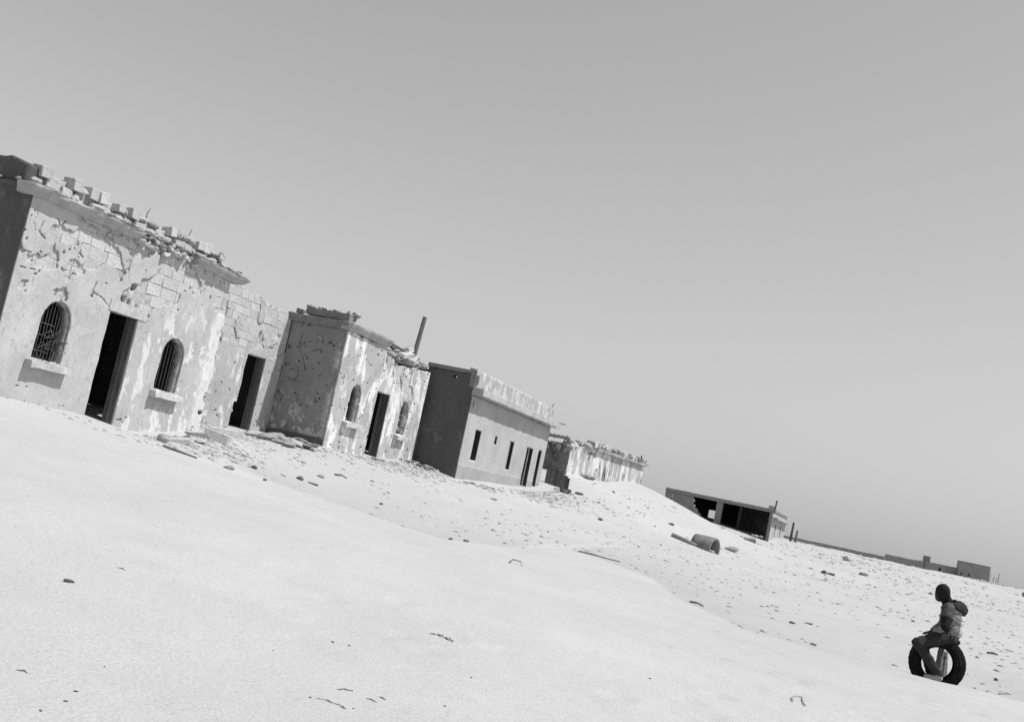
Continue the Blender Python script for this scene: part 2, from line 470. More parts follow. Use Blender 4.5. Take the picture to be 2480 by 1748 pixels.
def courses(parent, frame, u0, u1, z0, z1, ch, ln, keep, mat='stone', proud=-.012, depth=.12, swap=False, seed=1, jitter=.008, gap=.012, name='stone_block', hj=0., rk=0., rj=.012):
    """coursed blocks, one object each, wherever keep(u, z) is true"""
    rng = random.Random(seed); n = 0
    nz = int(round((z1 - z0) / ch)); ch = (z1 - z0) / nz
    for r in range(nz):
        u = u0 - (r % 2) * ln * .5
        while u < u1:
            l = ln * rng.uniform(.8, 1.2)
            a, b = max(u, u0), min(u + l, u1)
            u += l
            if b - a < .07: continue
            zc = z0 + (r + .5) * ch; uc = (a + b) / 2
            if not keep(uc, zc): continue
            d = depth * rng.uniform(.9, 1.1); pr = proud + rng.uniform(-jitter, jitter)
            hh = ch * (1 - hj * rng.random()); zc -= (ch - hh) / 2
            x, y, z = frame(pr - d / 2, uc, zc)
            sz = (b - a - gap, hh - gap)
            size = (sz[0], d, sz[1]) if swap else (d, sz[0], sz[1])
            rock = rng.random() < rk
            put(name, 'rock' if rock else 'block', 'rubble' if rock else mat, (x, y, z), tuple(c * (1.12 if rock else 1) for c in size), (rng.uniform(-rj, rj), rng.uniform(-rj, rj), rng.uniform(-rj, rj) * 1.6), parent)
            n += 1
    return n

# ------------------------------------------------------------------ ground
def spaced(segs):
    out = []
    for a, b, st in segs:
        out += list(np.arange(a, b, st))
    return np.array(out + [segs[-1][1]])
gx = np.concatenate([-np.geomspace(3500, 26, 40), spaced([(-25.5, -17, .4), (-17, -9, .14), (-9, 4, .075), (4, 10, .14), (10, 26, .35)]), np.geomspace(27, 3500, 40)])
gy = np.concatenate([-np.geomspace(900, 4, 16), spaced([(-3.5, 4, .5), (4, 20, .08), (20, 38, .15), (38, 90, .3), (90, 130, .7)]), np.geomspace(132, 7000, 60)])
GX, GY = np.meshgrid(gx, gy, indexing='ij')
GZ = H(GX, GY)
nx_, ny_ = GX.shape
me = bpy.data.meshes.new('ground')
P = np.stack([GX, GY, GZ], -1).reshape(-1, 3)
I = np.arange(nx_ * ny_).reshape(nx_, ny_)
Q = np.stack([I[:-1, :-1], I[1:, :-1], I[1:, 1:], I[:-1, 1:]], -1).reshape(-1, 4)
me.vertices.add(len(P)); me.vertices.foreach_set('co', P.ravel())
me.loops.add(Q.size); me.loops.foreach_set('vertex_index', Q.ravel().astype(np.int32))
me.polygons.add(len(Q)); me.polygons.foreach_set('loop_start', np.arange(0, Q.size, 4, dtype=np.int32))
me.polygons.foreach_set('use_smooth', np.ones(len(Q), bool))
me.update(calc_edges=True)
att = me.attributes.new('stony', 'FLOAT', 'POINT')
stv = np.clip((stony(GX, GY) + .5 * fbm(GX / 1.3, GY / 1.3, 5, 4)) / 1.0 + .3, 0, 1) * np.clip((GX + 30) / 10, 0, 1)
stv = stv * (.45 + .55 * np.clip(.5 + 1.3 * fbm(GX / 5, GY / 7, 23, 4), 0, 1))
stv = np.where((GX < -10.5) & (GY > 44), stv * .25, stv)
att.data.foreach_set('value', stv.ravel().astype(np.float32))
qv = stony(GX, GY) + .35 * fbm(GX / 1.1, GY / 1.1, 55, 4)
at2 = me.attributes.new('edge_band', 'FLOAT', 'POINT')
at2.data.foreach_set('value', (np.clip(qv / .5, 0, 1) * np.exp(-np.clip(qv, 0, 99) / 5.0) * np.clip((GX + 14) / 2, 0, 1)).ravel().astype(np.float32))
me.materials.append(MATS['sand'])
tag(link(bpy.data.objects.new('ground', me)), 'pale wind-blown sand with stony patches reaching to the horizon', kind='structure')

# ------------------------------------------------------------------ house nearest the camera
def grille(parent, x, u0, u1, z0, zspring, r, nb, mat='iron_pale', bent=0, rails=(.2, .5)):
    rl = MB()
    for k in rails:
        z = z0 + (zspring + r - z0) * k
        rl.tube([(x, u0 - .02, z), (x + .01, (u0 + u1) / 2, z - .01 * bent), (x, u1 - (.25 if bent else -.02), z - .02 * bent)], .008, 5)
    g = rl.build('window_grille', mat, parent)
    for k in range(nb):
        u = u0 + (u1 - u0) * (k + .7) / (nb + .6)
        dz = math.sqrt(max(.01, r * r - (u - (u0 + u1) / 2) ** 2))
        MB().tube([(x, u, z0 - .02), (x + .01 * bent, u + .01 * bent * (k % 3 - 1), z0 + .5), (x, u, zspring + dz)], .0065, 5).build('bar', mat, g)
    return g

def sill(parent, u0, u1, z0, z1, xf, proj, chipped=True, seed=3):
    us = np.linspace(u0, u1, 12)
    return sweep('window_sill', [(-.1, z0), (proj, z0), (proj, z1 - .012), (proj - .02, z1), (-.1, z1 + .006)], us, fx(xf), 'stone', parent, .012 if chipped else .004, seed)

B1X = -14.5
b1 = thing('ruined_house', (B1X, 18.5, -.5), 'nearest and largest ruined house, barred arched windows beside its black doorway', 'house', 'houses along the street')
W1A, W1D, W1B = (16.31, 17.09, .43, 1.53), (18.08, 18.98, -.9, 1.665), (19.99, 20.79, .39, 1.53)
ops1 = [arch(*W1A), rect(*W1D), arch(*W1B)]
holes1 = [hole(18.62, 2.26, .10, .085), hole(18.45, 1.95, .07, .085), hole(18.60, 1.92, .06, .10), hole(18.85, 1.86, .05, .10), hole(18.36, 1.96, .035, .09),
          hole(22.0, 1.47, .055, .1), hole(22.02, 1.85, .07, .04), hole(21.99, 2.0, .07, .04), hole(21.95, .45, .07, .12), hole(21.9, .1, .1, .06)]
def core1(U, Z):
    f = np.full(U.shape, 9.)
    for o in ops1: f = np.minimum(f, o(U, Z) + .02 * fbm(U * 3, Z * 3, 12, 3))
    for o in holes1: f = np.minimum(f, o(U, Z))
    return np.minimum(f, 21.98 + .10 * fbm(Z * 2.2, Z * 0, 66, 4) - U)
def bite1(U, Z):
    """where plaster has dropped off: ragged around openings, along the right corner, in sheets under the cornice"""
    n = fbm(U * 1.1, Z * 1.1, 31, 5); m = fbm(U * 3.7, Z * 3.7, 44, 4)
    up = np.clip((Z - 1.55) / .7, 0, 1)
    f = .33 + n * .75 + m * .35 - .21 * up
    mid = np.exp(-((U - 18.9) / 1.0) ** 2) * np.clip((Z - 1.7) / .4, 0, 1)
    f = f - .42 * mid
    f = f + .25 * np.clip((U - 20.3) / .6, 0, 1) * np.clip((2.9 - Z) / .3, 0, 1) + .35 * np.clip((1.6 - Z) / .3, 0, 1)
    f = f - .5 * np.clip(1 - (22.06 - U) / .22, 0, 1) * np.clip(.6 + m * 1.6, 0, 1)
    f = f - .55 * np.exp(-((U - 17.12) / .07) ** 2 - ((Z - 1.0) / .3) ** 2) - .55 * np.exp(-((U - 20.82) / .07) ** 2 - ((Z - 1.0) / .3) ** 2)
    f = f - .9 * np.exp(-((U - 18.62) / .3) ** 2 - ((Z - 1.98) / .26) ** 2)
    return f
crk1 = [crack([(15.62, 2.95), (15.55, 2.75), (15.62, 2.6)], .012), crack([(15.78, 2.8), (15.72, 2.6), (15.9, 2.52)], .013), crack([(16.1, 2.95), (16.2, 2.82), (16.3, 2.98)], .016),
        crack([(16.95, 3.1), (16.85, 2.9), (16.86, 2.5), (16.95, 2.45)], .014), crack([(16.9, 3.1), (17.3, 3.06), (17.6, 2.98)], .013),
        crack([(17.6, 3.1), (17.75, 2.8), (17.7, 2.6)], .014), crack([(18.35, 3.0), (18.3, 2.6), (18.4, 2.3)], .012),
        crack([(15.5, 2.2), (15.9, 2.18), (16.3, 2.12), (16.9, 2.1)], .009), crack([(17.5, 2.1), (17.45, 1.9), (17.75, 1.85), (18.1, 1.68)], .011), crack([(18.98, 1.7), (19.3, 1.82), (19.25, 1.6)], .010),
        crack([(19.4, 2.85), (19.36, 2.4)], .010), crack([(15.5, 1.9), (16.0, 1.95)], .009)]
def plas1(U, Z):
    f = np.minimum(core1(U, Z), bite1(U, Z) * .5)
    for c in crk1: f = np.minimum(f, c(U, Z))
    return np.minimum(f, pits(U, Z, 401, .66 - .16 * np.clip((Z - 1.6) / .6, 0, 1) - .12 * np.clip((.1 - Z) / .3, 0, 1)))
F1 = fx(B1X)
def pits(U, Z, seed, th): return (th - fbm(U * 7.5, Z * 7.5, seed, 4)) * .07
sheet('wall', 15.40, 22.06, -1.2, 3.22, .045, core1, -.04, -.26, F1, 'core_masonry', b1, .008, 2)
sheet('plaster', 15.385, 22.07, -1.2, 3.22, .0245, plas1, .0, -.05, F1, 'plaster_b1', b1, .010, 3)
courses(b1, F1, 15.42, 22.04, -.9, 3.2, .245, .46, lambda u, z: (bite1(np.array([u]), np.array([z]))[0] < .14 or bite1(np.array([u + .15]), np.array([z + .08]))[0] < .08 or bite1(np.array([u - .15]), np.array([z - .08]))[0] < .08) and core1(np.array([u]), np.array([z]))[0] > .16, proud=-.030, jitter=.006, seed=4)
# shaded side wall, back and far walls, roof
def side1(U, Z): return .2 + fbm(U * 1.3, Z * 1.3, 81, 5) * .6 + .2
sheet('wall', -21.5, B1X - .56, -1.2, 3.22, .3, lambda U, Z: U * 0 + 9., -.02, -.5, fy(15.38), 'core_masonry', b1)
sheet('plaster', -21.5, B1X - .012, -1.2, 3.22, .04, lambda U, Z: np.minimum(side1(U, Z) * .4, 9), .0, -.05, fy(15.37), 'plaster_shade', b1, .012, 8)
MB().box(-21.5, -21.1, 15.9, 22.0, -1.2, 3.2).box(-21.1, B1X - .56, 21.6, 22.05, -1.2, 3.2).build('wall', 'inner_shade', b1)
MB().box(-21.5, B1X - .56, 15.4, 22.05, 3.10, 3.235).build('roof', 'inner_shade', b1)
MB().box(-17.4, -17.2, 15.9, 21.6, -1.2, 3.1).build('inner_wall', 'inner_shade_black', b1)
# cornice in its two surviving lengths, the returned length on the side, broken middle of rubble
CPF = [(-.2, 3.17), (.05, 3.17), (.09, 3.21), (.20, 3.275), (.225, 3.31), (.23, 3.335), (-.2, 3.35)]
sweep('cornice', CPF, np.concatenate([np.linspace(15.16, 18.1, 34), [18.2, 18.28]]), F1, 'concrete', b1, .013, 6, .1)
sweep('cornice', CPF, np.linspace(20.2, 22.28, 26), F1, 'concrete', b1, .013, 7, .12)
sweep('cornice', [(n, z - .004) for n, z in CPF], np.linspace(-21.5, B1X - .01, 40), fy(15.385), 'plaster_shade', b1, .012, 9)
for k in range(64):
    u = RNG.uniform(18.1, 20.5); s = RNG.uniform(.07, .26)
    put('rubble_stone', 'rock', 'rubble', (B1X - .06 + RNG.uniform(-.16, .15), u, 3.2 + RNG.uniform(-.1, .16)), (s, s * RNG.uniform(.9, 1.5), s * RNG.uniform(.5, .8)), (RNG.uniform(-.4, .4), RNG.uniform(-.4, .4), RNG.uniform(0, 6)), b1)
# parapet of loose coursed blocks
FP = fx(B1X - .03)
courses(b1, FP, 15.36, 21.7, 3.365, 3.545, .18, .34, lambda u, z: RNG.random() > .06, depth=.3, proud=0, jitter=.035, seed=9, mat='stone', rk=.5, rj=.06)
courses(b1, fx(B1X - .05), 15.5, 21.6, 3.55, 3.80, .25, .27, lambda u, z: RNG.random() > (.02 if u > 19.7 else .12) and not 18.5 < u < 19.5, depth=.26, proud=0, jitter=.04, seed=10, hj=.55, rk=.5, rj=.08)
sheet('parapet_core', 15.6, 21.5, 3.35, 3.85, .045, lambda U, Z: 3.70 + .10 * fbm(U * 2.3, U * 0, 93, 4) - .10 * np.exp(-((U - 19) / .5) ** 2) - Z, -.2, -.36, F1, 'core_masonry', b1, .02, 94)
courses(b1, fx(B1X - .08), 16.0, 19.6, 3.55, 3.70, .15, .3, lambda u, z: 18.4 < u < 19.6 and RNG.random() > .25, depth=.22, proud=0, jitter=.03, seed=11, rk=.6, rj=.1)
for k in range(70):
    u = RNG.uniform(15.5, 22.1); s = RNG.uniform(.05, .17)
    put('rubble_stone', 'rock', 'rubble', (B1X + RNG.uniform(-.05, .16), u, 3.365 + s * .2), (s, s * 1.3, s * .6), (RNG.uniform(-.3, .3), RNG.uniform(-.3, .3), RNG.uniform(0, 6)), b1)
sheet('side_parapet', -21.5, B1X - .14, 3.36, 3.95, .04, lambda U, Z: 3.79 + .05 * fbm(U * 2.5, U * 0, 15, 4) - .12 * np.clip((U + 15.0) / .3, 0, 1) - Z, 0, -.3, fy(15.24), 'plaster_shade', b1, .025, 16)
for k in range(14):
    s = RNG.uniform(.06, .15)
    put('rubble_stone', 'rock', 'rubble', (RNG.uniform(-17, -14.7), 15.2 + RNG.uniform(-.05, .03), 3.36 + s * .2), (s * 1.6, s, s * .6), (0, 0, RNG.uniform(0, 6)), b1)
for (u, z, l) in ((18.55, 3.7, .2), (20.05, 3.6, .3)):
    MB().tube([(B1X - .1, u, z - .2), (B1X - .1, u + .02, z + l * .5), (B1X - .08, u + .05, z + l)], .012, 5, .006).build('reinforcing_rod', 'iron', b1)
sill(b1, 16.17, 17.28, .245, .375, B1X, .17, seed=3)
sill(b1, 19.90, 20.92, .22, .345, B1X, .165, seed=8)
grille(b1, B1X - .12, 16.33, 17.06, .40, 1.14, .37, 8, bent=1, rails=(.16, .42, .62))
grille(b1, B1X - .12, 20.0, 20.78, .36, 1.13, .38, 6, rails=())
rw = random.Random(5)
for k in range(20):
    u, z = rw.uniform(16.45, 17.0), rw.uniform(.45, 1.0); pts = [(B1X - .1, u, z)]
    for q in range(4):
        u += rw.uniform(-.1, .14); z += rw.uniform(-.16, .12); pts.append((B1X - .1 + rw.uniform(-.03, .14), min(u, 17.15), max(z, .42)))
    MB().tube(pts, .007, 4).build('wire', 'iron_pale', b1)
for (u0, u1, z0, z1, sd_) in ((17.05, 17.16, .5, 1.3, 1), (20.76, 20.86, .42, 1.3, 2)):
    r_ = random.Random(sd_)
    for k in range(14):
        s = r_.uniform(.07, .15)
        put('rubble_stone', 'rock', 'stone_dark', (B1X - .12 + r_.uniform(-.12, .03), u1 + .01, r_.uniform(z0, z1)), (s * 1.3, s * .7, s), (0, 0, r_.uniform(0, 6)), b1)
# door: lintel and the old timber jamb on its far side
MB().box(B1X - .24, B1X + .012, 18.02, 19.2, 1.67, 1.9, .01).build('lintel', 'stone', b1)
for x in (-.25, -.165, -.08):
    MB().box(B1X + x, B1X + x + .078, 18.925, 18.975 + RNG.uniform(0, .01), -.8, 1.655, .006).build('door_frame_plank', 'wood', b1)
for k in range(12):       # broken quoins at the far corner
    z = (2.62, 2.5, 2.7, 1.95, 1.86, 1.5, 1.42, .6, .42, .3, .1, -.05)[k]
    put('stone_block', 'block', 'stone', (B1X - .12 + RNG.uniform(-.06, .0), 22.08 + RNG.uniform(-.02, .06), z), (.26, .2, RNG.uniform(.08, .14)), (RNG.uniform(-.2, .2), RNG.uniform(-.2, .2), RNG.uniform(-.3, .3)), b1)

# ------------------------------------------------------------------ recessed wall joining the two ruined houses
B12X = -16.35
bc = thing('courtyard_wall', (B12X, 25, -.2), 'recessed stone wall with a dark doorway between the two ruined houses', 'wall')
WD = lambda U, Z: np.minimum(rect(26.24, 27.21, .55, 1.94)(U, Z), rect(26.10, 27.21, -.9, .6)(U, Z)) + .035 * fbm(U * 2.6, Z * 2.6, 77, 3) * np.clip((26.8 - U) * 3, 0, 1)
def core2(U, Z):
    f = np.minimum(WD(U, Z), hole(26.68, 2.53, .06, .13)(U, Z)); f = np.minimum(f, hole(26.86, 2.44, .06, .11)(U, Z))
    return np.minimum(f, 3.56 - .10 * (U > 26.4) - .06 * (U > 27.3) + .05 * vn(U * 4, U * 0, 5) - Z)
def bite2(U, Z):
    return .28 - np.clip((Z - 1.85 - .25 * fbm(U * 1.5, U * 0, 6, 3)) / .3, -1, 1) * .40 + fbm(U * 2, Z * 2, 61, 5) * .30 - .5 * np.exp(-((U - 26.12) / .15) ** 2 - ((Z - .25) / .3) ** 2)
F2 = fx(B12X)
sheet('wall', 21.5, 28.3, -1.0, 3.7, .05, core2, -.035, -.29, F2, 'core_masonry', bc, .008, 5)
sheet('plaster', 21.5, 28.3, -1.0, 3.7, .028, lambda U, Z: np.minimum(np.minimum(core2(U, Z), bite2(U, Z) * .5), pits(U, Z, 431, .52)), 0, -.045, F2, 'plaster_court', bc, .01, 6)
courses(bc, F2, 22.6, 28.2, -.6, 3.5, .205, .40, lambda u, z: bite2(np.array([u]), np.array([z]))[0] < .16 and core2(np.array([u]), np.array([z]))[0] > .09, proud=-.026, jitter=.006, seed=12)
MB().box(-20, -19.7, 22.1, 28.2, -1, 3.4).box(-19.7, B12X - .52, 24.4, 24.6, -1, 3.4).build('inner_wall', 'inner_shade', bc)
MB().box(-20, B12X - .52, 22.1, 28.2, 3.2, 3.34).build('roof', 'inner_shade', bc)
for x in (-.28, -.185, -.09):
    MB().box(B12X + x, B12X + x + .085, 27.165, 27.205, -.8, 1.93, .006).build('door_frame_plank', 'wood', bc)
for k in range(12):
    put('rubble_stone', 'rock', 'stone', (B12X - .1 + RNG.uniform(-.1, .06), 26.02 + RNG.uniform(-.08, .14), -.1 + k * .05), (.2, .16, .11), (0, 0, RNG.uniform(0, 6)), bc)

# ------------------------------------------------------------------ second ruined house
b2 = thing('ruined_house', (B1X, 31.3, -.1), 'second ruined house with broken roof edge and a leaning pole on top', 'house', 'houses along the street')
W2A, W2D, W2B = (29.08, 29.76, .77, 1.86), (30.82, 31.77, -.6, 1.88), (32.80, 33.44, .79, 1.86)
ops2 = [arch(*W2A), rect(*W2D), arch(*W2B)]
def top2(U): return 3.24 - .22 * np.clip((U - 30.7) / .3, 0, 1) - .12 * np.clip((U - 31.2) / .5, 0, 1) * np.clip((33.4 - U) / .6, 0, 1) + .07 * fbm(U * 3, U * 0, 19, 3)
def coreb(U, Z):
    f = np.full(U.shape, 9.)
    for o in ops2: f = np.minimum(f, o(U, Z) + .015 * fbm(U * 3, Z * 3, 14, 3))
    return np.minimum(f, top2(U) - Z)
def biteb(U, Z):
    n = fbm(U * 1.0, Z * .8, 131, 5); m = fbm(U * 3.3, Z * 2.2, 144, 4)
    f = .34 + n * .6 + m * .35 - .30 * np.clip((U - 31.2) / .8, 0, 1) * np.clip((Z - 1.2) / 1.2, 0, 1)
    f = f + .3 * np.clip((.7 - Z) / .4, 0, 1)
    return f - .3 * np.exp(-((U - 31.0) / .5) ** 2 - ((Z - 3.0) / .3) ** 2)
sheet('wall', 28.12, 34.52, -.9, 3.4, .05, coreb, -.035, -.31, F1, 'core_masonry', b2, .008, 22)
sheet('plaster', 28.10, 34.53, -.9, 3.4, .027, lambda U, Z: np.minimum(np.minimum(coreb(U, Z), biteb(U, Z) * .5), pits(U, Z, 451, .50)), 0, -.045, F1, 'plaster_b2', b2, .012, 23)
courses(b2, F1, 28.14, 34.5, -.5, 3.15, .2, .38, lambda u, z: biteb(np.array([u]), np.array([z]))[0] < .12 and coreb(np.array([u]), np.array([z]))[0] > .15, proud=-.026, jitter=.006, seed=15)
# shaded side towards the camera
crk2 = [crack([(-16.05, 3.2), (-15.95, 2.9), (-15.93, 2.5), (-15.75, 2.25), (-15.6, 1.95)], .010), crack([(-16.3, 3.1), (-16.2, 2.95)], .012), crack([(-15.7, 2.3), (-15.55, 2.45), (-15.25, 2.6)], .009), crack([(-16.28, 2.0), (-16.1, 2.02)], .012)]
def bites(U, Z):
    n = fbm(U * 1.7 + 3, Z * 1.7, 211, 4); m = fbm(U * 4, Z * 4, 214, 3)
    return .19 + n * .6 + m * .2 + .35 * np.clip((1.55 - Z) / .25, 0, 1)
def plass(U, Z):
    f = bites(U, Z) * .5
    for c in crk2: f = np.minimum(f, c(U, Z))
    return np.minimum(f, pits(U, Z, 471, .46))
FS = fy(28.12)
sheet('side_wall', -16.34, B1X - .51, -.9, 3.26, .3, lambda U, Z: U * 0 + 9., -.035, -.5, FS, 'stone_dark', b2, 0)
sheet('side_plaster', -16.34, B1X - .006, -.9, 3.26, .025, plass, .0, -.05, FS, 'plaster_b2_shade', b2, .010, 33)
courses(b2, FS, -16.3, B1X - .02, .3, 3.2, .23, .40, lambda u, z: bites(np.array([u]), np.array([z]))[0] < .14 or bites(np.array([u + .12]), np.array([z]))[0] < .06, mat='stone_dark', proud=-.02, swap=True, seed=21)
for r in range(2):        # dark dressed plinth stones at the foot
    u = -16.3
    while u < B1X - .1:
        l = min(RNG.uniform(.55, .95), B1X - .004 - u)
        o = put('plinth_stone', 'block', 'plinth', (u + l / 2, 28.10, -.28 + r * .27), (l - .01, .1, .258), (0, 0, 0), b2); u += l
MB().box(-21, -16.36, 28.13, 28.5, -.9, 3.26).box(-21, -20.6, 28.5, 34.1, -.9, 3.2).box(-20.6, B1X - .51, 34.1, 34.5, -.9, 3.0).build('wall', 'inner_shade', b2)
MB().box(-20.6, B1X - .51, 28.4, 31.0, 3.1, 3.22).box(-20.6, B1X - .75, 31.0, 34.5, 3.06, 3.19).build('roof', 'inner_shade', b2)
MB().box(-17.6, -17.4, 28.5, 34.1, -.9, 3.05).build('inner_wall', 'inner_shade_black', b2)
CP2 = [(-.2, 3.25), (.05, 3.25), (.09, 3.30), (.17, 3.40), (.19, 3.45), (.19, 3.475), (-.2, 3.5)]
sweep('cornice', CP2, np.linspace(27.95, 30.8, 30), F1, 'concrete', b2, .010, 26, .1)
sweep('cornice', [(n, z - .004) for n, z in CP2], np.linspace(-16.42, B1X - .01, 16), fy(28.11), 'concrete_dark', b2, .010, 27)
MB().box(-15.95, B1X - .05, 28.04, 28.5, 3.505, 3.70, .015).build('side_parapet', 'concrete_dark', b2)
for k in range(46):
    s = RNG.uniform(.08, .3)
    put('rubble_stone', 'rock', 'rubble', (RNG.uniform(-15.9, -14.5), RNG.uniform(28.1, 28.6), 3.70 + RNG.uniform(0, .08)), (s * 1.4, s, s * .4), (RNG.uniform(-.2, .2), RNG.uniform(-.2, .2), RNG.uniform(0, 6)), b2)
put('stone_block', 'block', 'stone_dark', (-16.2, 28.2, 3.56), (.2, .24, .13), (0, .1, .2), b2)
for k in range(60):       # collapsed roof edge
    u = RNG.uniform(30.9, 34.4); s = RNG.uniform(.1, .34)
    put('rubble_stone', 'rock', 'rubble', (B1X - .2 + RNG.uniform(-.3, .16), u, float(top2(np.array([u]))[0]) + .06 + RNG.uniform(0, .2)), (s, s * 1.4, s * .5), (RNG.uniform(-.4, .4), RNG.uniform(-.4, .4), RNG.uniform(0, 6)), b2)
for (u0, u1, z, x) in ((31.0, 33.3, 3.42, -.05), (31.6, 34.6, 3.36, -.25), (32.6, 34.5, 3.5, -.5)):
    MB().tube([(B1X + x, u0, z), (B1X + x, u1, z - .1)], .05, 6).build('roof_beam', 'wood', b2)
put('slab', 'block', 'stone', (B1X - .1, 32.2, 3.3), (.5, .8, .12), (.2, .25, .1), b2)
put('slab', 'block', 'stone', (B1X - .1, 32.9, 3.2), (.4, .42, .2), (.5, .1, .3), b2)
put('slab', 'block', 'rubble', (B1X - .6, 33.6, 3.56), (.4, .8, .2), (.25, -.3, .1), b2)
MB().tube([(-14.92, 33.82, 3.2), (-14.9, 34.0, 4.80)], .085, 8, .075).build('pole', 'wood', b2)
sill(b2, 28.92, 29.98, .60, .73, B1X, .17, seed=13)
sill(b2, 32.66, 33.52, .60, .73, B1X, .17, seed=18)
for k in range(9):
    put('rubble_stone', 'rock', 'rubble', (B1X - .2 + RNG.uniform(-.1, .05), RNG.uniform(32.9, 33.35), .8 + k * .055), (.2, .16, .1), (0, 0, RNG.uniform(0, 6)), b2)
for k in range(5):
    put('rubble_stone', 'rock', 'rubble', (B1X - .2, RNG.uniform(29.15, 29.5), .8 + k * .02), (.2, .16, .1), (0, 0, RNG.uniform(0, 6)), b2)
for x in (-.30, -.20, -.10):
    MB().box(B1X + x, B1X + x + .09, 31.72, 31.765, -.6, 1.87, .006).build('door_frame_plank', 'wood', b2)

# ------------------------------------------------------------------ plain flat-roofed house
B3X = -13.0
b3 = thing('flat_roofed_house', (B3X, 40, -.1), 'plain plastered house with slab canopy, dark blank side wall and narrow openings', 'house', 'houses along the street')
op3 = [rect(35.95, 36.57, .50, 1.54), rect(38.12, 38.40, 1.24, 1.53), rect(39.88, 40.48, .48, 1.53), rect(42.22, 43.1, -.6, 1.52), rect(43.88, 44.36, -.6, 1.55)]
def core3(U, Z):
    f = np.full(U.shape, 9.)
    for o in op3: f = np.minimum(f, o(U, Z))
    return f
F3 = fx(B3X)
sheet('wall', 34.92, 44.9, -.9, 2.62, .055, core3, 0, -.24, F3, 'plaster_b3', b3, .010, 41)
sheet('dado', 34.915, 44.905, -.9, .33, .055, lambda U, Z: np.minimum(core3(U, Z), .29 + .02 * fbm(U * 1.5, U * 0, 8, 4) - Z), .006, -.01, F3, 'plaster_dado', b3, .004, 44)
sheet('parapet', 34.92, 44.9, 2.86, 3.5, .055, lambda U, Z: 3.46 - .05 * np.clip((U - 40) / 5, 0, 1) + .025 * fbm(U * 2, U * 0, 9, 4) - Z, -.005, -.28, F3, 'plaster_b3_parapet', b3, .012, 42)
sheet('side_wall', -14.75, B3X - .004, -.9, 3.30, .06, lambda U, Z: np.minimum(hole(-13.75, 3.12, .16, .035)(U, Z), 3.28 - Z + .02 * vn(U * 4, U * 0, 3)), .0, -.35, fy(34.90), 'plaster_shade', b3, .012, 43)
MB().box(-14.78, B3X - .25, 34.86, 35.2, 3.30, 3.43, .008).build('side_parapet', 'concrete_dark', b3)
MB().box(B3X - .18, B3X + .005, 34.88, 34.91, 2.86, 3.44).build('parapet_end', 'concrete_dark', b3)
sweep('canopy_slab', [(-.02, 2.63), (.37, 2.63), (.385, 2.65), (.38, 2.84), (.36, 2.857), (-.02, 2.857)], np.linspace(34.87, 45.0, 60), F3, 'plaster_b3', b3, .012, 47)
MB().box(-21, B3X - .25, 35.3, 44.9, 2.61, 2.8).build('roof', 'inner_shade', b3)
MB().box(-21, -14.76, 34.92, 35.3, -.9, 3.2).box(-21, -20.7, 35.3, 44.9, -.9, 2.6).box(-20.7, B3X - .41, 44.5, 44.88, -.9, 2.6).build('wall', 'inner_shade', b3)
MB().box(-15.6, -15.4, 35.3, 44.5, -.9, 2.6).build('inner_wall', 'inner_shade_black', b3)
def leaf(u0, u1, z0, z1, x, mat='wood', name='shutter'):
    MB().box(B3X + x, B3X + x + .035, u0, u1, z0, z1, .004).build(name, mat, b3)
for (u0_, u1_, z0_, z1_) in ((35.95, 36.57, .50, 1.54), (38.12, 38.40, 1.24, 1.53), (39.88, 40.48, .48, 1.53), (42.22, 43.1, -.6, 1.52), (43.88, 44.36, -.6, 1.55)):
    MB().box(B3X - .25, B3X - .012, u1_ - .035, u1_ - .003, z0_ + .003, z1_ - .003).build('window_lining' if z0_ > -.5 else 'door_lining', 'lining_black', b3)  # near-black strip covering each opening's far jamb
leaf(36.03, 36.05, .5, 1.54, -.06, 'wood_pale', 'window_frame'); leaf(35.96, 36.0, .5, 1.1, -.04, 'wood_pale')
leaf(39.88, 40.08, .48, 1.5, -.05, 'wood_pale')
leaf(42.62, 42.66, -.5, 1.5, -.06, 'wood_pale', 'door_frame')
tube = MB().tube([(B3X - .05, 44.7, 3.4), (B3X - .05, 44.72, 3.55), (B3X - .02, 44.85, 3.62)], .015, 5); tube.build('reinforcing_rod', 'iron', b3)
o = MB().box(-14.70, -14.54, 34.76, 34.80, -.3, 1.28, .01).build('dark_strip', 'wood', None); tag(o, 'narrow dark upright strip against the blank side wall of the plain house', 'plank')  # thin dark upright box close to the side wall
o = MB().tube([(-12.95, 44.95, 2.90), (-12.7, 45.1, 2.88), (-12.5, 45.3, 2.86)], .02, 5); o.build('reinforcing_rod', 'iron', b3)

# ------------------------------------------------------------------ half-buried ruin on the dune
B4X = -12.77
b4 = thing('ruined_house', (B4X, 56, 1), 'half-buried ruin on the dune crest with crumbling streaked front', 'house', 'houses along the street')
def zt4(U): return 2.28 + (U - 48) * .0175
def core4(U, Z):
    f = zt4(U) + .02 - Z
    d = np.maximum(np.abs(U - 55.3) - .33 * np.clip((zt4(U) - .5 - Z) / .55, 0, 1), 0) - .02
    f = np.minimum(f, np.where(Z < zt4(U) - .5, np.abs(U - 55.3) - .36 * np.clip((zt4(U) - .5 - Z) / .5, 0.02, 1), 9))
    g = fbm(U * 1.3, Z * 1.3, 301, 4)
    return np.minimum(f, .55 + g - .5 * np.exp(-((U - 64.2) / .6) ** 2))
F4 = fx(B4X)
sheet('wall', 48.0, 65.2, .2, 2.75, .06, core4, -.04, -.45, F4, 'core_masonry', b4, .02, 51)
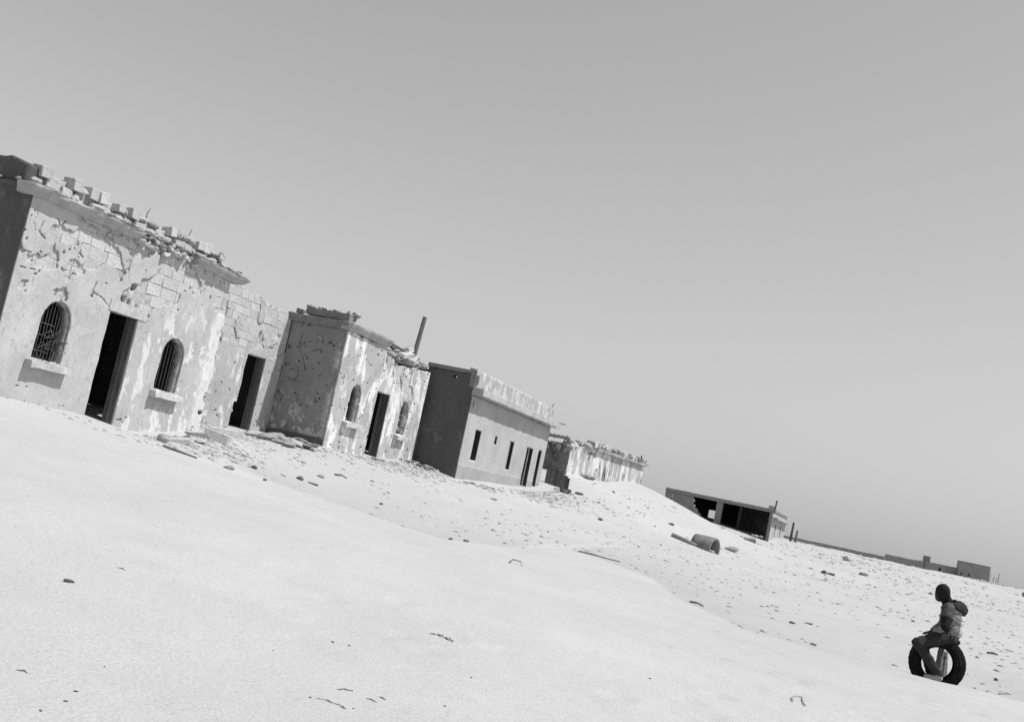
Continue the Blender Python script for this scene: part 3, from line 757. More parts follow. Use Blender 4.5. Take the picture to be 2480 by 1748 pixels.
sheet('plaster', 47.99, 65.2, .2, 2.75, .045, lambda U, Z: np.minimum(core4(U, Z), (.17 + fbm(U * .8, Z * .8, 311, 5) * .5 + .3 * fbm(U * 4, Z * 1.2, 317, 4) + .1 * np.clip(1.9 - Z, 0, 1)) * .5), 0, -.06, F4, 'plaster_b4', b4, .03, 52)
sheet('side_wall', -17, B4X - .01, .2, 2.3, .06, lambda U, Z: 2.12 + .12 * fbm(U * 1.4, U * 0, 4, 3) - Z, 0, -.4, fy(47.98), 'stone_dark', b4, .06, 53)
MB().box(-17.5, -17.1, 48.4, 65.2, .2, 2.2).build('wall', 'inner_shade', b4)
sheet('roof', -17.2, B4X - .46, 48.4, 65.1, .8, lambda U, Z: U * 0 + 9, 0, .12, lambda n, u, z: (u, z, 2.12 + (z - 48) * .0165 + n), 'inner_shade', b4)
sweep('cornice', [(-.25, -.02), (.2, .0), (.24, .13), (-.25, .16)], np.linspace(52.2, 65.4, 40), lambda n, u, z: (B4X + n, u, z + 2.30 + (u - 48) * .0175), 'concrete', b4, .02, 61, .1)
for k in range(60):
    u = 51.5 + 13.5 * RNG.random(); s = RNG.uniform(.12, .36)
    put('stone_block', 'block', 'stone' if RNG.random() < .7 else 'stone_dark', (B4X - .05 + RNG.uniform(-.2, .12), u, zt4(u) + .2 + RNG.uniform(0, .12)), (.25, s, s * .7), (RNG.uniform(-.2, .2), RNG.uniform(-.2, .2), RNG.uniform(-.5, .5)), b4)
for k in range(48):
    u = 48.0 + 4.6 * RNG.random(); s = RNG.uniform(.15, .45)
    put('rubble_stone', 'rock', 'rubble' if RNG.random() < .6 else 'stone_dark', (B4X - .1 + RNG.uniform(-.3, .15), u, zt4(u) - .12 + RNG.uniform(-.1, .22)), (s, s * 1.2, s * .8), (RNG.uniform(-.5, .5), RNG.uniform(-.5, .5), RNG.uniform(0, 6)), b4)
for k in range(16):
    s = RNG.uniform(.2, .42)
    put('rubble_stone', 'rock', 'rubble', (RNG.uniform(-14.4, -12.9), 47.92 + RNG.uniform(-.1, .15), 2.05 + RNG.uniform(-.1, .18)), (s * 1.5, s * .8, s), (0, 0, RNG.uniform(0, 6)), b4)
for k in range(9):
    put('rubble_stone', 'rock', 'stone_dark', (B4X + .35 + RNG.uniform(-.2, .2), 50.4 + RNG.uniform(-.5, .9), h1(B4X + .35, 50.5) + .08), (.35, .4, .2), (0, 0, RNG.uniform(0, 6)), b4)
MB().tube([(-13.75, 47.8, 2.15), (-13.6, 47.72, 1.9), (-13.35, 47.8, 1.55), (-13.25, 47.85, 1.35)], .06, 6).build('roof_beam', 'wood', b4)
MB().tube([(-13.5, 47.75, 2.1), (-13.3, 47.7, 1.8), (-13.12, 47.8, 1.5)], .03, 6).build('roof_beam', 'wood', b4)
MB().tube([(B4X - .1, 64.3, 2.7), (B4X - .1, 64.35, 3.15)], .04, 5).build('reinforcing_rod', 'iron', b4)
rs = sheet('reed_thatch', -14.2, -12.9, 2.2, 2.62, .04, lambda U, Z: np.minimum(2.56 - .05 * np.abs(np.sin(U * 16)) - Z, Z - 2.40 + .05 * vn(U * 14, U * 0, 2)), 0, -.4, fy(47.6), 'straw', b4, .01, 3)

# plank fence between the plain house and the ruin
fe = thing('plank_fence', (-12.5, 45.6, .2), 'dark leaning plank fence between plain house and dune ruin', 'fence')
for k in range(11):
    x = -12.98 + k * .098; top = 1.28 - .062 * k + RNG.uniform(-.06, .06); zb = h1(x, 45.7) - .3
    MB().add([(x + .01 * k * .0, 45.6, zb), (x + .088, 45.6, zb), (x + .088 - .03, 45.66, top), (x - .03, 45.66, top + .03),
              (x, 45.63, zb), (x + .088, 45.63, zb), (x + .058, 45.69, top), (x - .03, 45.69, top + .03)],
             [(0, 1, 2, 3), (4, 7, 6, 5), (0, 4, 5, 1), (1, 5, 6, 2), (2, 6, 7, 3), (3, 7, 4, 0)]).build('plank', 'wood', fe)
MB().box(-13.0, -11.95, 45.71, 45.75, .62, .70, .01).build('rail', 'wood', fe)

# ------------------------------------------------------------------ open-fronted shed
sh = thing('open_shed', (-9.4, 75, .2), 'open-fronted concrete shed with two dark bays and a broken wall', 'shed')
FSH = fy(75.0)
def shw(U, Z):
    ed = -11.02 + .85 * np.clip((1.3 - Z) / .95, 0, 1) ** 1.2 + .07 * np.sign(np.sin(Z * 24)) * (Z < 1.2) + .03 * vn(Z * 9, Z * 0, 3)
    return np.minimum(ed - U, hole(-12.12, .92, .05, .07)(U, Z))
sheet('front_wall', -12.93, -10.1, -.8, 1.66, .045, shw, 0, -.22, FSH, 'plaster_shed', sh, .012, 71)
MB().box(-9.46, -9.05, 75.0, 75.42, -.8, 1.66, .012).build('pier', 'plaster_shed', sh)
MB().box(-5.98, -5.79, 75.0, 75.4, -1.0, 1.66, .008).build('pier', 'plaster_shed', sh)
sheet('lintel', -12.95, -5.75, 1.665, 1.95, .05, lambda U, Z: 1.90 + .035 * fbm(U * 2, U * 0, 77, 4) - .05 * (vn(U * 1.1, U * 0, 78) > .45) - Z, .04, -.3, FSH, 'concrete_dark', sh, .02, 79)
for k in range(14):
    put('rubble_stone', 'rock', 'rubble', (-11.0 + .75 * max(0, (1.2 - (.3 + k * .09))) + RNG.uniform(-.05, .05), 75.05, .3 + k * .09), (.16, .2, .13), (0, 0, RNG.uniform(0, 6)), sh)
MB().box(-12.94, -5.76, 75.31, 89.4, 1.72, 1.89, .01).build('roof', 'concrete_dark', sh)
MB().box(-12.93, -12.7, 75.23, 89.3, -.8, 1.71).build('side_wall', 'inner_shade', sh)
bo = rect(-10.62, -10.02, .1, 1.1)
sheet('back_wall', -12.69, -8.2, -1, 1.71, .06, lambda U, Z: bo(U, Z), 0, -.2, fy(80.5), 'inner_shade_black', sh)
MB().box(-8.19, -8.0, 77.2, 80.5, -1, 1.71).box(-8.0, -6.0, 79.5, 79.7, -1, 1.71).build('inner_wall', 'inner_shade', sh)
sr = [rect(78.9, 80.0, .1, 1.05), rect(84.2, 85.3, .0, 1.05), rect(82.3, 82.55, -1, .9), rect(87, 87.4, -.2, .9)]
def shr(U, Z):
    f = np.full(U.shape, 9.)
    for o_ in sr: f = np.minimum(f, o_(U, Z))
    return f
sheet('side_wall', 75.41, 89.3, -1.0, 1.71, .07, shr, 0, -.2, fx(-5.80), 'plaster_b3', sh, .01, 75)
MB().box(-6.0, -5.45, 75.41, 89.4, 1.30, 1.40, .01).build('ledge', 'concrete', sh)
MB().box(-6.2, -5.78, 76.0, 89.4, 1.905, 2.12, .02).build('parapet', 'plaster_b3', sh)
MB().tube([(-5.72, 75.1, 1.7), (-5.68, 75.1, 2.5)], .06, 6).build('post', 'wood', sh)
for k in range(10):
    put('rubble_stone', 'rock', 'rubble', (RNG.uniform(-9.2, -6.2), 74.8 + RNG.uniform(-.3, .2), h1(-7.5, 74.8) - .02), (.3, .25, .14), (0, 0, RNG.uniform(0, 6)), sh)
for (x, z0, z1, r, lab) in ((-4.95, -.1, 1.48, .1, 'taller dark post standing beyond the open shed'), (-4.6, .1, .98, .09, 'short leaning post beside the taller one past the shed')):
    g = h1(x, 84)
    o = MB().tube([(x, 84, g - .5), (x + .02, 84, (g + z1) / 2), (x + .03, 84, z1)], r, 7, r * .7).build('post', 'wood', None); tag(o, lab, 'post')
    o.name = 'wooden_post'

# ------------------------------------------------------------------ far compound walls
FY = 300.; K3 = FY / 170.
def farwall(name, pts, label, cat, mat='plaster_far', th=.6):
    t_ = thing(name, (pts[0][0], FY, 0), label, cat)
    for i in range(len(pts) - 1):
        (x0, a0), (x1, a1) = pts[i], pts[i + 1]
        m = MB(); n = 8; top = []
        for k in range(n + 1):
            x = x0 + (x1 - x0) * k / n; top.append((x, a0 + (a1 - a0) * k / n + RNG.uniform(-.05, .05)))
        vs = [(x, FY, -3) for x, z in top] + [(x, FY, z) for x, z in top] + [(x, FY + th, -3) for x, z in top] + [(x, FY + th, z) for x, z in top]
        q = n + 1; fs = []
        for k in range(n):
            fs += [(k, k + 1, q + k + 1, q + k), (2 * q + k, 3 * q + k, 3 * q + k + 1, 2 * q + k + 1), (q + k, q + k + 1, 3 * q + k + 1, 3 * q + k)]
        fs += [(0, q, 3 * q, 2 * q), (n, 2 * q + n, 3 * q + n, q + n)]
        m.add(vs, fs).build('wall_section', mat, t_)
    return t_
S3 = lambda L: [(x * K3, z * K3) for x, z in L]
fw1 = farwall('compound_wall', S3([(-16, .9), (-9.4, .88), (-4.4, .87), (-2, .86), (3.2, .87)]), 'long low grey wall far away behind the posts', 'wall')
MB().box(-7 * K3, -6.2 * K3, FY - .08, FY - .01, .3 * K3, .55 * K3).build('panel', 'concrete', fw1)
fw2 = farwall('compound_wall', S3([(3.22, 1.25), (7.25, 1.26), (8.45, 1.4)]), 'slightly taller far wall, between the long low wall and the small roof box', 'wall')
fw3 = farwall('compound_wall', S3([(8.7, 1.4), (10.7, 1.42), (12.9, 1.4)]), 'far wall with a small dark door, left of the far blank building', 'wall')
MB().box(10.5 * K3, 10.8 * K3, FY - .06, FY - .01, -.3, .95 * K3).build('door', 'inner_shade_black', fw3)
bx = thing('roof_box', (8.9 * K3, FY + 3, 2), 'small square block rising above the far wall', 'hut')
MB().box(8.38 * K3, 9.3 * K3, FY + 2, FY + 4, 0, 2.12 * K3, .05).build('wall', 'plaster_far', bx)
MB().box(8.3 * K3, 9.35 * K3, FY + 1.9, FY + 4.1, 2.121 * K3, 2.18 * K3).build('roof', 'plaster_far', bx)
fb = thing('blank_building', (15 * K3, FY, 0), 'blank grey box-shaped building at the far end of the walls', 'building')
m = MB(); m.box(12.97 * K3, 17 * K3, FY - 2, FY + 5, -2, 2.36 * K3, .06); m.build('wall', 'plaster_far', fb)
MB().box(12.95 * K3, 17.03 * K3, FY - 2.06, FY + 5.05, 2.37 * K3, 2.48 * K3, .04).build('roof', 'plaster_far', fb)
for x in (13.3, 14.3):
    MB().box(x * K3, (x + .22) * K3, FY - 2.12, FY - 2.07, -.2, .95 * K3).build('door', 'inner_shade', fb)
for k, (x, z0, z1, m_, lab) in enumerate(((17.15, -.5, 1.6, 'plaster_b3', 'pale thin post right at the corner of the far building'), (17.6, -.5, 1.28, 'wood', 'darkest thin post of the row past the far building'), (17.95, -.5, 1.22, 'plaster_b3', 'short pale post right of the dark one past the far building'), (18.2, -.5, 1.8, 'wood', 'tallest thin post, last of the row past the far building'))):
    o = MB().tube([(x * K3, FY - 1, z0 * K3), (x * K3 + .08, FY - 1, z1 * K3)], .10, 6, .07).build('fence_post', m_, None); tag(o, lab, 'post')
o = MB().box(14.0, 15.6, 109.4, 110.6, -1.2, .0, .06).add(*[[(14.1, 109.5, 0.02), (15.4, 109.5, .02), (15.4, 110.5, .02), (14.1, 110.5, .02), (14.3, 109.7, .12), (15.2, 109.7, .1), (15.2, 110.3, .1), (14.3, 110.3, .12)], [(0, 1, 5, 4), (1, 2, 6, 5), (2, 3, 7, 6), (3, 0, 4, 7), (4, 5, 6, 7)]]).build('concrete_block', 'concrete_dark', None)
tag(o, 'dark squat block at the right edge of the picture', 'block')
# ------------------------------------------------------------------ loose stones and rubbish on the sand
def stone(name, x, y, s, label, cat, mat='rubble', flat=.6, group=None, kind='rock', rz=None, sink=.25, asp=1.2, tilt=.15):
    if mat == 'debris_dark': s *= .78
    sz = (s * asp, s, s * flat)
    o = put(name, kind, mat, (x, y, h1(x, y) + sz[2] * (.5 - sink)), sz, (RNG.uniform(-tilt, tilt), RNG.uniform(-tilt, tilt), RNG.uniform(0, 6) if rz is None else rz))
    return tag(o, label, cat, group)
stone('masonry_block', -13.95, 21.95, .33, 'large squared block fallen at the far corner of the nearest house', 'block', 'stone', .62, kind='block', rz=.35, asp=1.75, sink=.12)
stone('masonry_block', -14.25, 21.55, .24, 'thin dark slab lying against the corner of the nearest house', 'block', 'stone_dark', .35, kind='block', rz=1.2, asp=1.9)
stone('rubble_stone', -13.71, 19.6, .26, 'pointed stone below the second arched window, leftmost by the wall', 'stone', 'rubble', .9)
stone('rubble_stone', -14.05, 20.25, .2, 'small stone touching the wall under the second arched window', 'stone', 'rubble', .6)
stone('masonry_block', -13.76, 20.25, .24, 'long tilted block in the sand below the second arched window', 'block', 'stone', .5, kind='block', rz=.9, asp=2.0, tilt=.3)
stone('rubble_stone', -14.1, 21.0, .2, 'small dark stone against the foot of the nearest house', 'stone', 'debris_dark', .6)
stone('rubble_stone', -13.8, 21.1, .3, 'low pale lump between the long block and the large squared block', 'stone', 'rubble', .4)
stone('rubble_stone', -14.87, 25.4, .22, 'stone left of the heap, below the recessed doorway', 'stone', 'stone_dark', .8)
stone('rubble_stone', -13.86, 26.4, .22, 'stone right of the heap, near the corner of the second house', 'stone', 'rubble', .6)
stone('rubble_stone', -11.75, 19.15, .24, 'low dark stone on the drift edge below the nearest house', 'stone', 'stone_dark', .4, asp=1.5)
stone('rubble_stone', -12.22, 20.87, .2, 'dark rounded stone a little behind the one on the drift edge', 'stone', 'debris_dark', .6)
stone('rubble_stone', -11.85, 22.25, .2, 'small black knob of stone in front of the shaded side wall', 'stone', 'debris_dark', .8)
stone('rubble_stone', -11.62, 22.46, .2, 'flat dark stone just right of the black knob', 'stone', 'debris_dark', .35, asp=1.9, rz=.5)
stone('rubble_stone', -12.0, 23.5, .17, 'pale stone behind the black knob of stone', 'stone', 'rubble', .6)
stone('rubble_stone', -11.13, 19.5, .12, 'tiny dark stone right of the drift edge stones', 'stone', 'debris_dark', .6)
stone('rubble_stone', -6.85, 18.85, .11, 'left of two dark stones where the drift meets the gravel', 'stone', 'debris_dark', .6)
stone('rubble_stone', -6.78, 19.5, .14, 'right of two dark stones where the drift meets the gravel', 'stone', 'debris_dark', .5, asp=1.6)
stone('rubble_stone', -10.22, 23.2, .13, 'lone stone on the gravel before the second house', 'stone', 'debris_dark', .5)
stone('rubble_stone', -10.65, 32.3, .22, 'lone stone on the gravel before the plain house', 'stone', 'debris_dark', .4, asp=1.6)
stone('rubble_stone', -11.45, 45.8, .4, 'dark low stone right of the broken crate by the fence', 'stone', 'debris_dark', .35, asp=1.7)
stone('rubble_stone', -8.95, 39.6, .24, 'dark stone alone midway down the gravel slope', 'stone', 'debris_dark', .6)
stone('rubble_stone', -8.19, 50.5, .4, 'dark stone cluster on the slope left of the concrete pipe', 'stone', 'debris_dark', .4, asp=1.5)
stone('rubble_stone', -10.96, 50.1, .25, 'stone on the slope below the half-buried ruin', 'stone', 'debris_dark', .5)
stone('masonry_block', -5.74, 62.2, .42, 'grey block lying on the sand before the open shed', 'block', 'stone_dark', .55, kind='block', asp=1.4, rz=.4)
stone('rubble_stone', -5.46, 51.2, .5, 'dark wedge of stone right of the concrete pipe', 'stone', 'stone_dark', .5, asp=1.5)
stone('rubble_stone', -.77, 76.3, .55, 'pale rounded boulder far off, below the long low wall', 'boulder', 'rubble', .8)
stone('rubble_stone', -1.48, 55.3, .42, 'left of a pair of dark stones beyond the seated person', 'stone', 'debris_dark', .7)
stone('rubble_stone', -1.2, 56.3, .4, 'right of a pair of dark stones beyond the seated person', 'stone', 'debris_dark', .5, asp=1.5)
stone('rubble_stone', .3, 66.3, .55, 'single dark stone beyond the pair of dark stones', 'stone', 'debris_dark', .6)
stone('rubble_stone', -.94, 21, .15, 'dark stone at left of three on the gravel left of the person', 'stone', 'debris_dark', .5, asp=1.5)
stone('rubble_stone', -.7, 21.8, .15, 'flat dark stone right of the one on the gravel left of the person', 'stone', 'debris_dark', .35, asp=1.7)
stone('rubble_stone', -.46, 18.4, .12, 'dark stone nearest the drift, left of the person', 'stone', 'debris_dark', .5, asp=1.5)
stone('rubble_stone', 2.39, 20.3, .1, 'small dark pebble to the right of the tyre', 'stone', 'debris_dark', .8)
stone('rubble_stone', 2.08, 17.9, .1, 'small dark pebble right of and below the tyre', 'stone', 'debris_dark', .5, asp=1.6)
stone('rubble_stone', -5.21, 6.78, .06, 'black lump alone on the smooth sand at left', 'stone', 'debris_dark', .55, asp=1.9, rz=.9)
for (x, y, s, lab) in ((-3.42, 7.45, .06, 'small black pebble on smooth sand left of the crumpled rag'), (-3.31, 7.5, .05, 'pale pebble beside the small black pebble'), (-2.42, 7.68, .05, 'black pebble right of the rag on smooth sand'),
                       (-2.24, 6.69, .05, 'dark pebble near the bottom edge, right of the torn strips'), (-3.5, 6.75, .035, 'tiny dark pebble left of the torn strips'), (-1.52, 9.83, .06, 'grey pebble low in the middle of the smooth sand'),
                       (-3.53, 4.85, .05, 'dark pebble in the bottom left corner, above another'), (-3.44, 4.67, .05, 'dark pebble in the bottom left corner, middle one'), (-3.4, 4.45, .045, 'dark pebble lowest in the bottom left corner'), (-3.76, 5.36, .03, 'tiny dark pebble above the bottom left pebbles'),
                       (-2.8, 5.97, .04, 'black pebble at the left end of the lower torn strip'), (-2.55, 6.03, .035, 'black pebble at the right end of the lower torn strip')):
    stone('pebble', x, y, s * .48, lab, 'pebble', 'debris_dark', .5, asp=1.5)
# heap of flat stones at the foot of the second house's shaded side
for k in range(26):
    t_ = k / 26
    x, y = (-15.3 + RNG.uniform(0, 1.3), 27.0 - RNG.uniform(0, 1.6)) if k > 6 else (-15.0 + RNG.uniform(-.3, .5), 27.3 + RNG.uniform(-.3, .3))
    stone('heap_stone', x, y, RNG.uniform(.2, .4), 'flat stone in the heap below the shaded side wall', 'stone', RNG.choice(('rubble', 'rubble', 'stone_dark')), .38, 'stones of the heap by the shaded wall', asp=1.5, tilt=.3, sink=.1)
for k in range(22):
    stone('heap_stone', -14.1 + RNG.uniform(-.35, .75), 34.3 + RNG.uniform(-.9, .45), RNG.uniform(.14, .3), 'broken stone in the small heap where the second and plain houses meet', 'stone', RNG.choice(('rubble', 'stone_dark', 'stone_dark')), .45, 'stones of the heap at the plain house', asp=1.5, tilt=.4, sink=.1)
for k in range(7):
    stone('heap_stone', -12.5 + RNG.uniform(-.2, .4), 35.4 + RNG.uniform(-.5, 1.2), RNG.uniform(.14, .26), 'stone half sunk in sand at the front corner of the plain house', 'stone', 'rubble', .35, 'stones at the front corner of the plain house', asp=1.6)
for k in range(5):
    stone('heap_stone', -14.05 + RNG.uniform(-.15, .15), 30.9 + RNG.uniform(-.5, .6), RNG.uniform(.14, .26), 'dark flat stone at the doorstep of the second house', 'stone', 'stone_dark', .35, 'stones at the second doorstep', asp=1.8)
# rubbish: rags, torn strips, sticks
def ribbon(name, pts, w, label, cat, mat, lift=.015, seed=1):
    r_ = random.Random(seed); vs = []; n = len(pts); fs = []
    P_ = [Vector((x, y, h1(x, y))) for x, y in pts]
    Q_ = []
    for i in range((n - 1) * 5 + 1):
        k, t = divmod(i, 5); k2 = min(k + 1, n - 1); Q_.append(P_[k].lerp(P_[k2], t / 5))
    m = len(Q_)
    for i, p in enumerate(Q_):
        d = (Q_[min(i + 1, m - 1)] - Q_[max(i - 1, 0)]).normalized(); s_ = d.cross(Vector((0, 0, 1)))
        ww = w * (.25 + .75 * math.sin(math.pi * (i + .6) / (m + .2))) * r_.uniform(.92, 1.08)
        for j in range(4):
            e = j / 3 - .5
            vs.append(p + s_ * ww * e + Vector((0, 0, lift * (.5 + .5 * math.sin(i * .9 + j * 1.7 + seed)) - .004)))
    for i in range(m - 1):
        for j in range(3): fs.append((i * 4 + j, i * 4 + j + 1, (i + 1) * 4 + j + 1, (i + 1) * 4 + j))
    vs2 = vs + [v - Vector((0, 0, .006)) for v in vs]; q = len(vs)
    fs2 = fs + [tuple(x + q for x in f[::-1]) for f in fs]
    for i in range(m - 1):
        fs2 += [(i * 4, (i + 1) * 4, (i + 1) * 4 + q, i * 4 + q), (i * 4 + 3, i * 4 + 3 + q, (i + 1) * 4 + 3 + q, (i + 1) * 4 + 3)]
    return tag(mobj(name, vs2, fs2, mat), label, cat)
mat_simple('rag', .26, .5, 30, bump=.5)
mat_simple('rag_dark', .1, .5, 30, bump=.5)
ribbon('rag', [(-3.19, 8.79), (-3.16, 8.88), (-3.09, 8.84), (-3.03, 8.80), (-2.98, 8.76)], .05, 'crumpled grey rag on smooth sand in the middle foreground', 'rag', 'rag', .018, 2)
ribbon('torn_strip', [(-2.8, 6.31), (-2.78, 6.37), (-2.73, 6.39)], .016, 'thin black torn strip, upper of two near the bottom edge', 'strip', 'rag_dark', .01, 3)
ribbon('torn_strip', [(-2.77, 5.99), (-2.71, 6.02), (-2.62, 6.0), (-2.57, 5.97)], .024, 'longer grey torn strip, lower of two near the bottom edge', 'strip', 'rag', .01, 4)
def stick(pts, r, label, mat='wood', name='stick'):
    return tag(MB().tube([(x, y, h1(x, y) + r * .6 + dz) for x, y, dz in pts], r, 6, r * .6).build(name, mat, None), label, 'stick')
stick([(-2.61, 6.33, -.003), (-2.57, 6.325, .002), (-2.53, 6.31, -.003)], .004, 'thin twig right of the torn strips')
stick([(-2.58, 6.45, -.003), (-2.55, 6.435, .002), (-2.52, 6.42, -.003)], .004, 'second twig right of the torn strips, further right')
stick([(-5.44, 7.6, -.004), (-5.39, 7.61, .003), (-5.35, 7.60, -.004)], .004, 'faint twig above and right of the black lump')
stick([(-3.93, 4.87, -.004), (-3.89, 4.89, .003), (-3.86, 4.88, -.004)], .004, 'dark twig at the lower left edge')
stick([(-5.2, 17.2, 0), (-5.22, 17.45, .05), (-5.1, 17.5, .04), (-5.03, 17.35, 0)], .012, 'curved twig beyond the smooth sand, centre of the picture')
stick([(-6.2, 25.85, 0), (-5.96, 26.05, .01), (-5.61, 26.1, 0), (-5.3, 26.4, 0)], .02, 'long thin stick lying on the gravel left of centre')
stick([(-2.6, 19.53, 0), (-2.47, 19.48, .02), (-2.35, 19.41, 0)], .02, 'dark stick on the sand below the concrete pipe')
stick([(2.72, 25.1, 0), (2.83, 25.25, .02), (2.94, 25.38, 0)], .025, 'dark stick right of the seated person')
stick([(-12.08, 24.35, 0), (-11.98, 24.5, .03), (-11.87, 24.6, 0)], .025, 'crooked stick lying before the second house door')
stick([(-12.6, 18.1, 0), (-12.25, 18.1, .01), (-11.95, 18.3, 0)], .03, 'long dark plank edge showing in the drift near the nearest house', 'debris_dark')
o = MB().tube([(x, y, h1(x, y) + .012) for x, y in ((-.36, 10.79), (-.385, 10.95), (-.36, 11.13), (-.33, 11.2), (-.30, 11.16), (-.285, 10.98), (-.265, 10.82), (-.245, 10.72))], .005, 6).build('wire_loop', 'rag', None)
tag(o, 'thin wire loop lying on smooth sand near the bottom right', 'wire')
# broken crate by the plank fence
bk = thing('broken_crate', (-11.88, 45.1, h1(-11.88, 45.1)), 'broken wooden crate on the sand right of the plank fence', 'crate')
zc = h1(-11.88, 45.1)
for k in range(3):
    x0_, x1_ = -12.08 - .02 * k, -11.70 + .03 * k; za = zc - .04 + k * .075
    MB().box(x0_, x1_, 45.0 - .004 * k, 45.025 - .004 * k, za, za + .062, .006).build('slat', 'wood', bk)
for x in (-12.08, -11.74): MB().box(x, x + .04, 45.031, 45.4, zc - .05, zc + .17, .01).build('side_board', 'wood', bk)

# ------------------------------------------------------------------ half-buried concrete pipe and the beam beside it
FH = Vector((-math.sin(YAW), math.cos(YAW), 0))
pc = Vector((-6.12, 47.4, 0)); pz = h1(-6.12, 47.4)
ax = (r0 * math.cos(math.radians(38)) - FH * math.sin(math.radians(38))).normalized(); pn = ax.cross(Vector((0, 0, 1)))
pi_ = thing('concrete_pipe', (pc.x, pc.y, pz), 'half-buried concrete pipe section, open arched end facing right', 'pipe')
vs = []; fs = []; n = 40; Lh = .46
for i, (t, r) in enumerate(((-Lh, .50), (-Lh * .5, .505), (0, .50), (Lh * .5, .502), (Lh - .02, .50), (Lh, .485), (Lh, .415), (Lh - .02, .40), (0, .40), (-Lh, .40))):
    for k in range(n):
        a_ = 2 * math.pi * k / n
        p = pc + Vector((0, 0, pz + .10)) + ax * t + (pn * math.cos(a_) + Vector((0, 0, 1)) * math.sin(a_)) * r * (1 + .008 * math.sin(5 * a_ + t * 9))
        vs.append(p)
for i in range(10):
    for k in range(n): fs.append((i * n + k, i * n + (k + 1) % n, ((i + 1) % 10) * n + (k + 1) % n, ((i + 1) % 10) * n + k))
mobj('shell', vs, fs, 'concrete_dark', pi_, True)
q = pc - ax * .45
vs = [q + Vector((0, 0, pz + .10)) + (pn * math.cos(2 * math.pi * k / 20) + Vector((0, 0, 1)) * math.sin(2 * math.pi * k / 20)) * .41 - ax * d_ for d_ in (0, -.1) for k in range(20)]
mobj('end_plug', vs, [tuple(range(20)), tuple(range(39, 19, -1))] + [(k, (k + 1) % 20, 20 + (k + 1) % 20, 20 + k) for k in range(20)], 'concrete_dark', pi_)
for k, (dx_, dy_, s_) in enumerate(((.3, -.05, .26), (.45, .1, .2), (.15, .1, .22))):
    p = pc + ax * dx_ + pn * dy_
    stone('rubble_stone', p.x, p.y, s_, ('largest stone lying inside the mouth of the concrete pipe', 'outermost stone at the mouth of the concrete pipe', 'innermost stone inside the concrete pipe')[k], 'stone', 'rubble', .7)
p0 = pc - r0 * 1.62 - FH * .9; p1 = pc - r0 * .58 - FH * 1.0
z0_, z1_ = h1(p0.x, p0.y), h1(p1.x, p1.y)
bmm = MB().tube([(p0.x, p0.y, z0_ + .085), ((p0.x + p1.x) / 2, (p0.y + p1.y) / 2, (z0_ + z1_) / 2 + .08), (p1.x, p1.y, z1_ + .05)], .095, 10, .085).build('beam', 'concrete_dark', None)
bmm.name = 'fallen_post'
tag(bmm, 'round concrete post lying on the sand left of the pipe', 'post')

# ------------------------------------------------------------------ tyre and the person sitting on it
PB = Vector((1.23, 17.02, 0))
def loc2w(a, b, z): return PB + r0 * a + FH * b + Vector((0, 0, z))
def surfnet(sdf, lo, hi, h):
    n = [int(math.ceil((hi[k] - lo[k]) / h)) + 1 for k in range(3)]
    g = [lo[k] + np.arange(n[k]) * h for k in range(3)]
    X, Y, Z = np.meshgrid(*g, indexing='ij')
    V = sdf(X, Y, Z); ins = V < 0
    c = [s - 1 for s in n]
    acc = np.zeros(c + [3]); cnt = np.zeros(c)
    off = [(i, j, k) for i in (0, 1) for j in (0, 1) for k in (0, 1)]
    for o_ in off:
        for axs in range(3):
            if o_[axs]: continue
            o2 = list(o_); o2[axs] = 1
            s1 = tuple(slice(o_[k], o_[k] + c[k]) for k in range(3)); s2 = tuple(slice(o2[k], o2[k] + c[k]) for k in range(3))
            a_, b_ = V[s1], V[s2]; m = (a_ < 0) != (b_ < 0)
            t = np.where(m, a_ / np.where(m, a_ - b_, 1), 0)
            for k in range(3):
                acc[..., k] += np.where(m, o_[k] + (t if k == axs else 0), 0)
            cnt += m
    act = cnt > 0
    vid = np.full(c, -1); vid[act] = np.arange(act.sum())
    idx = np.argwhere(act)
    P_ = (idx + acc[act] / cnt[act][:, None]) * h + np.array(lo)
    F_ = []
    for axs in range(3):
        u_, v_ = (axs + 1) % 3, (axs + 2) % 3
        sl1 = [slice(None)] * 3; sl2 = [slice(None)] * 3; sl1[axs] = slice(0, -1); sl2[axs] = slice(1, None)
        m = ins[tuple(sl1)] != ins[tuple(sl2)]
        e = np.argwhere(m); e = e[(e[:, u_] > 0) & (e[:, v_] > 0) & (e[:, u_] < c[u_]) & (e[:, v_] < c[v_])]
        def cell(du, dv):
            q_ = e.copy(); q_[:, u_] -= du; q_[:, v_] -= dv; return vid[q_[:, 0], q_[:, 1], q_[:, 2]]
        qd = np.stack([cell(0, 0), cell(1, 0), cell(1, 1), cell(0, 1)], -1)
        fl = ins[e[:, 0], e[:, 1], e[:, 2]]
        qd[fl] = qd[fl][:, ::-1]
        F_.append(qd)
    F_ = np.concatenate(F_); return P_, F_[(F_ >= 0).all(1)][:, ::-1]
def cap(p, q, ra, rb):
    p, q = np.array(p), np.array(q); d = q - p; l2 = d @ d
    def f(X, Y, Z):
        t = np.clip(((X - p[0]) * d[0] + (Y - p[1]) * d[1] + (Z - p[2]) * d[2]) / l2, 0, 1)
        return np.sqrt((X - p[0] - t * d[0]) ** 2 + (Y - p[1] - t * d[1]) ** 2 + (Z - p[2] - t * d[2]) ** 2) - (ra + (rb - ra) * t)
    return f
def ell(c_, R_, ax3=None):
    A_ = np.eye(3) if ax3 is None else np.array(ax3)
    def f(X, Y, Z):
        d = (X - c_[0], Y - c_[1], Z - c_[2])
        k = 0
        for i in range(3): k = k + ((d[0] * A_[i][0] + d[1] * A_[i][1] + d[2] * A_[i][2]) / R_[i]) ** 2
        return (np.sqrt(k) - 1) * min(R_)
    return f
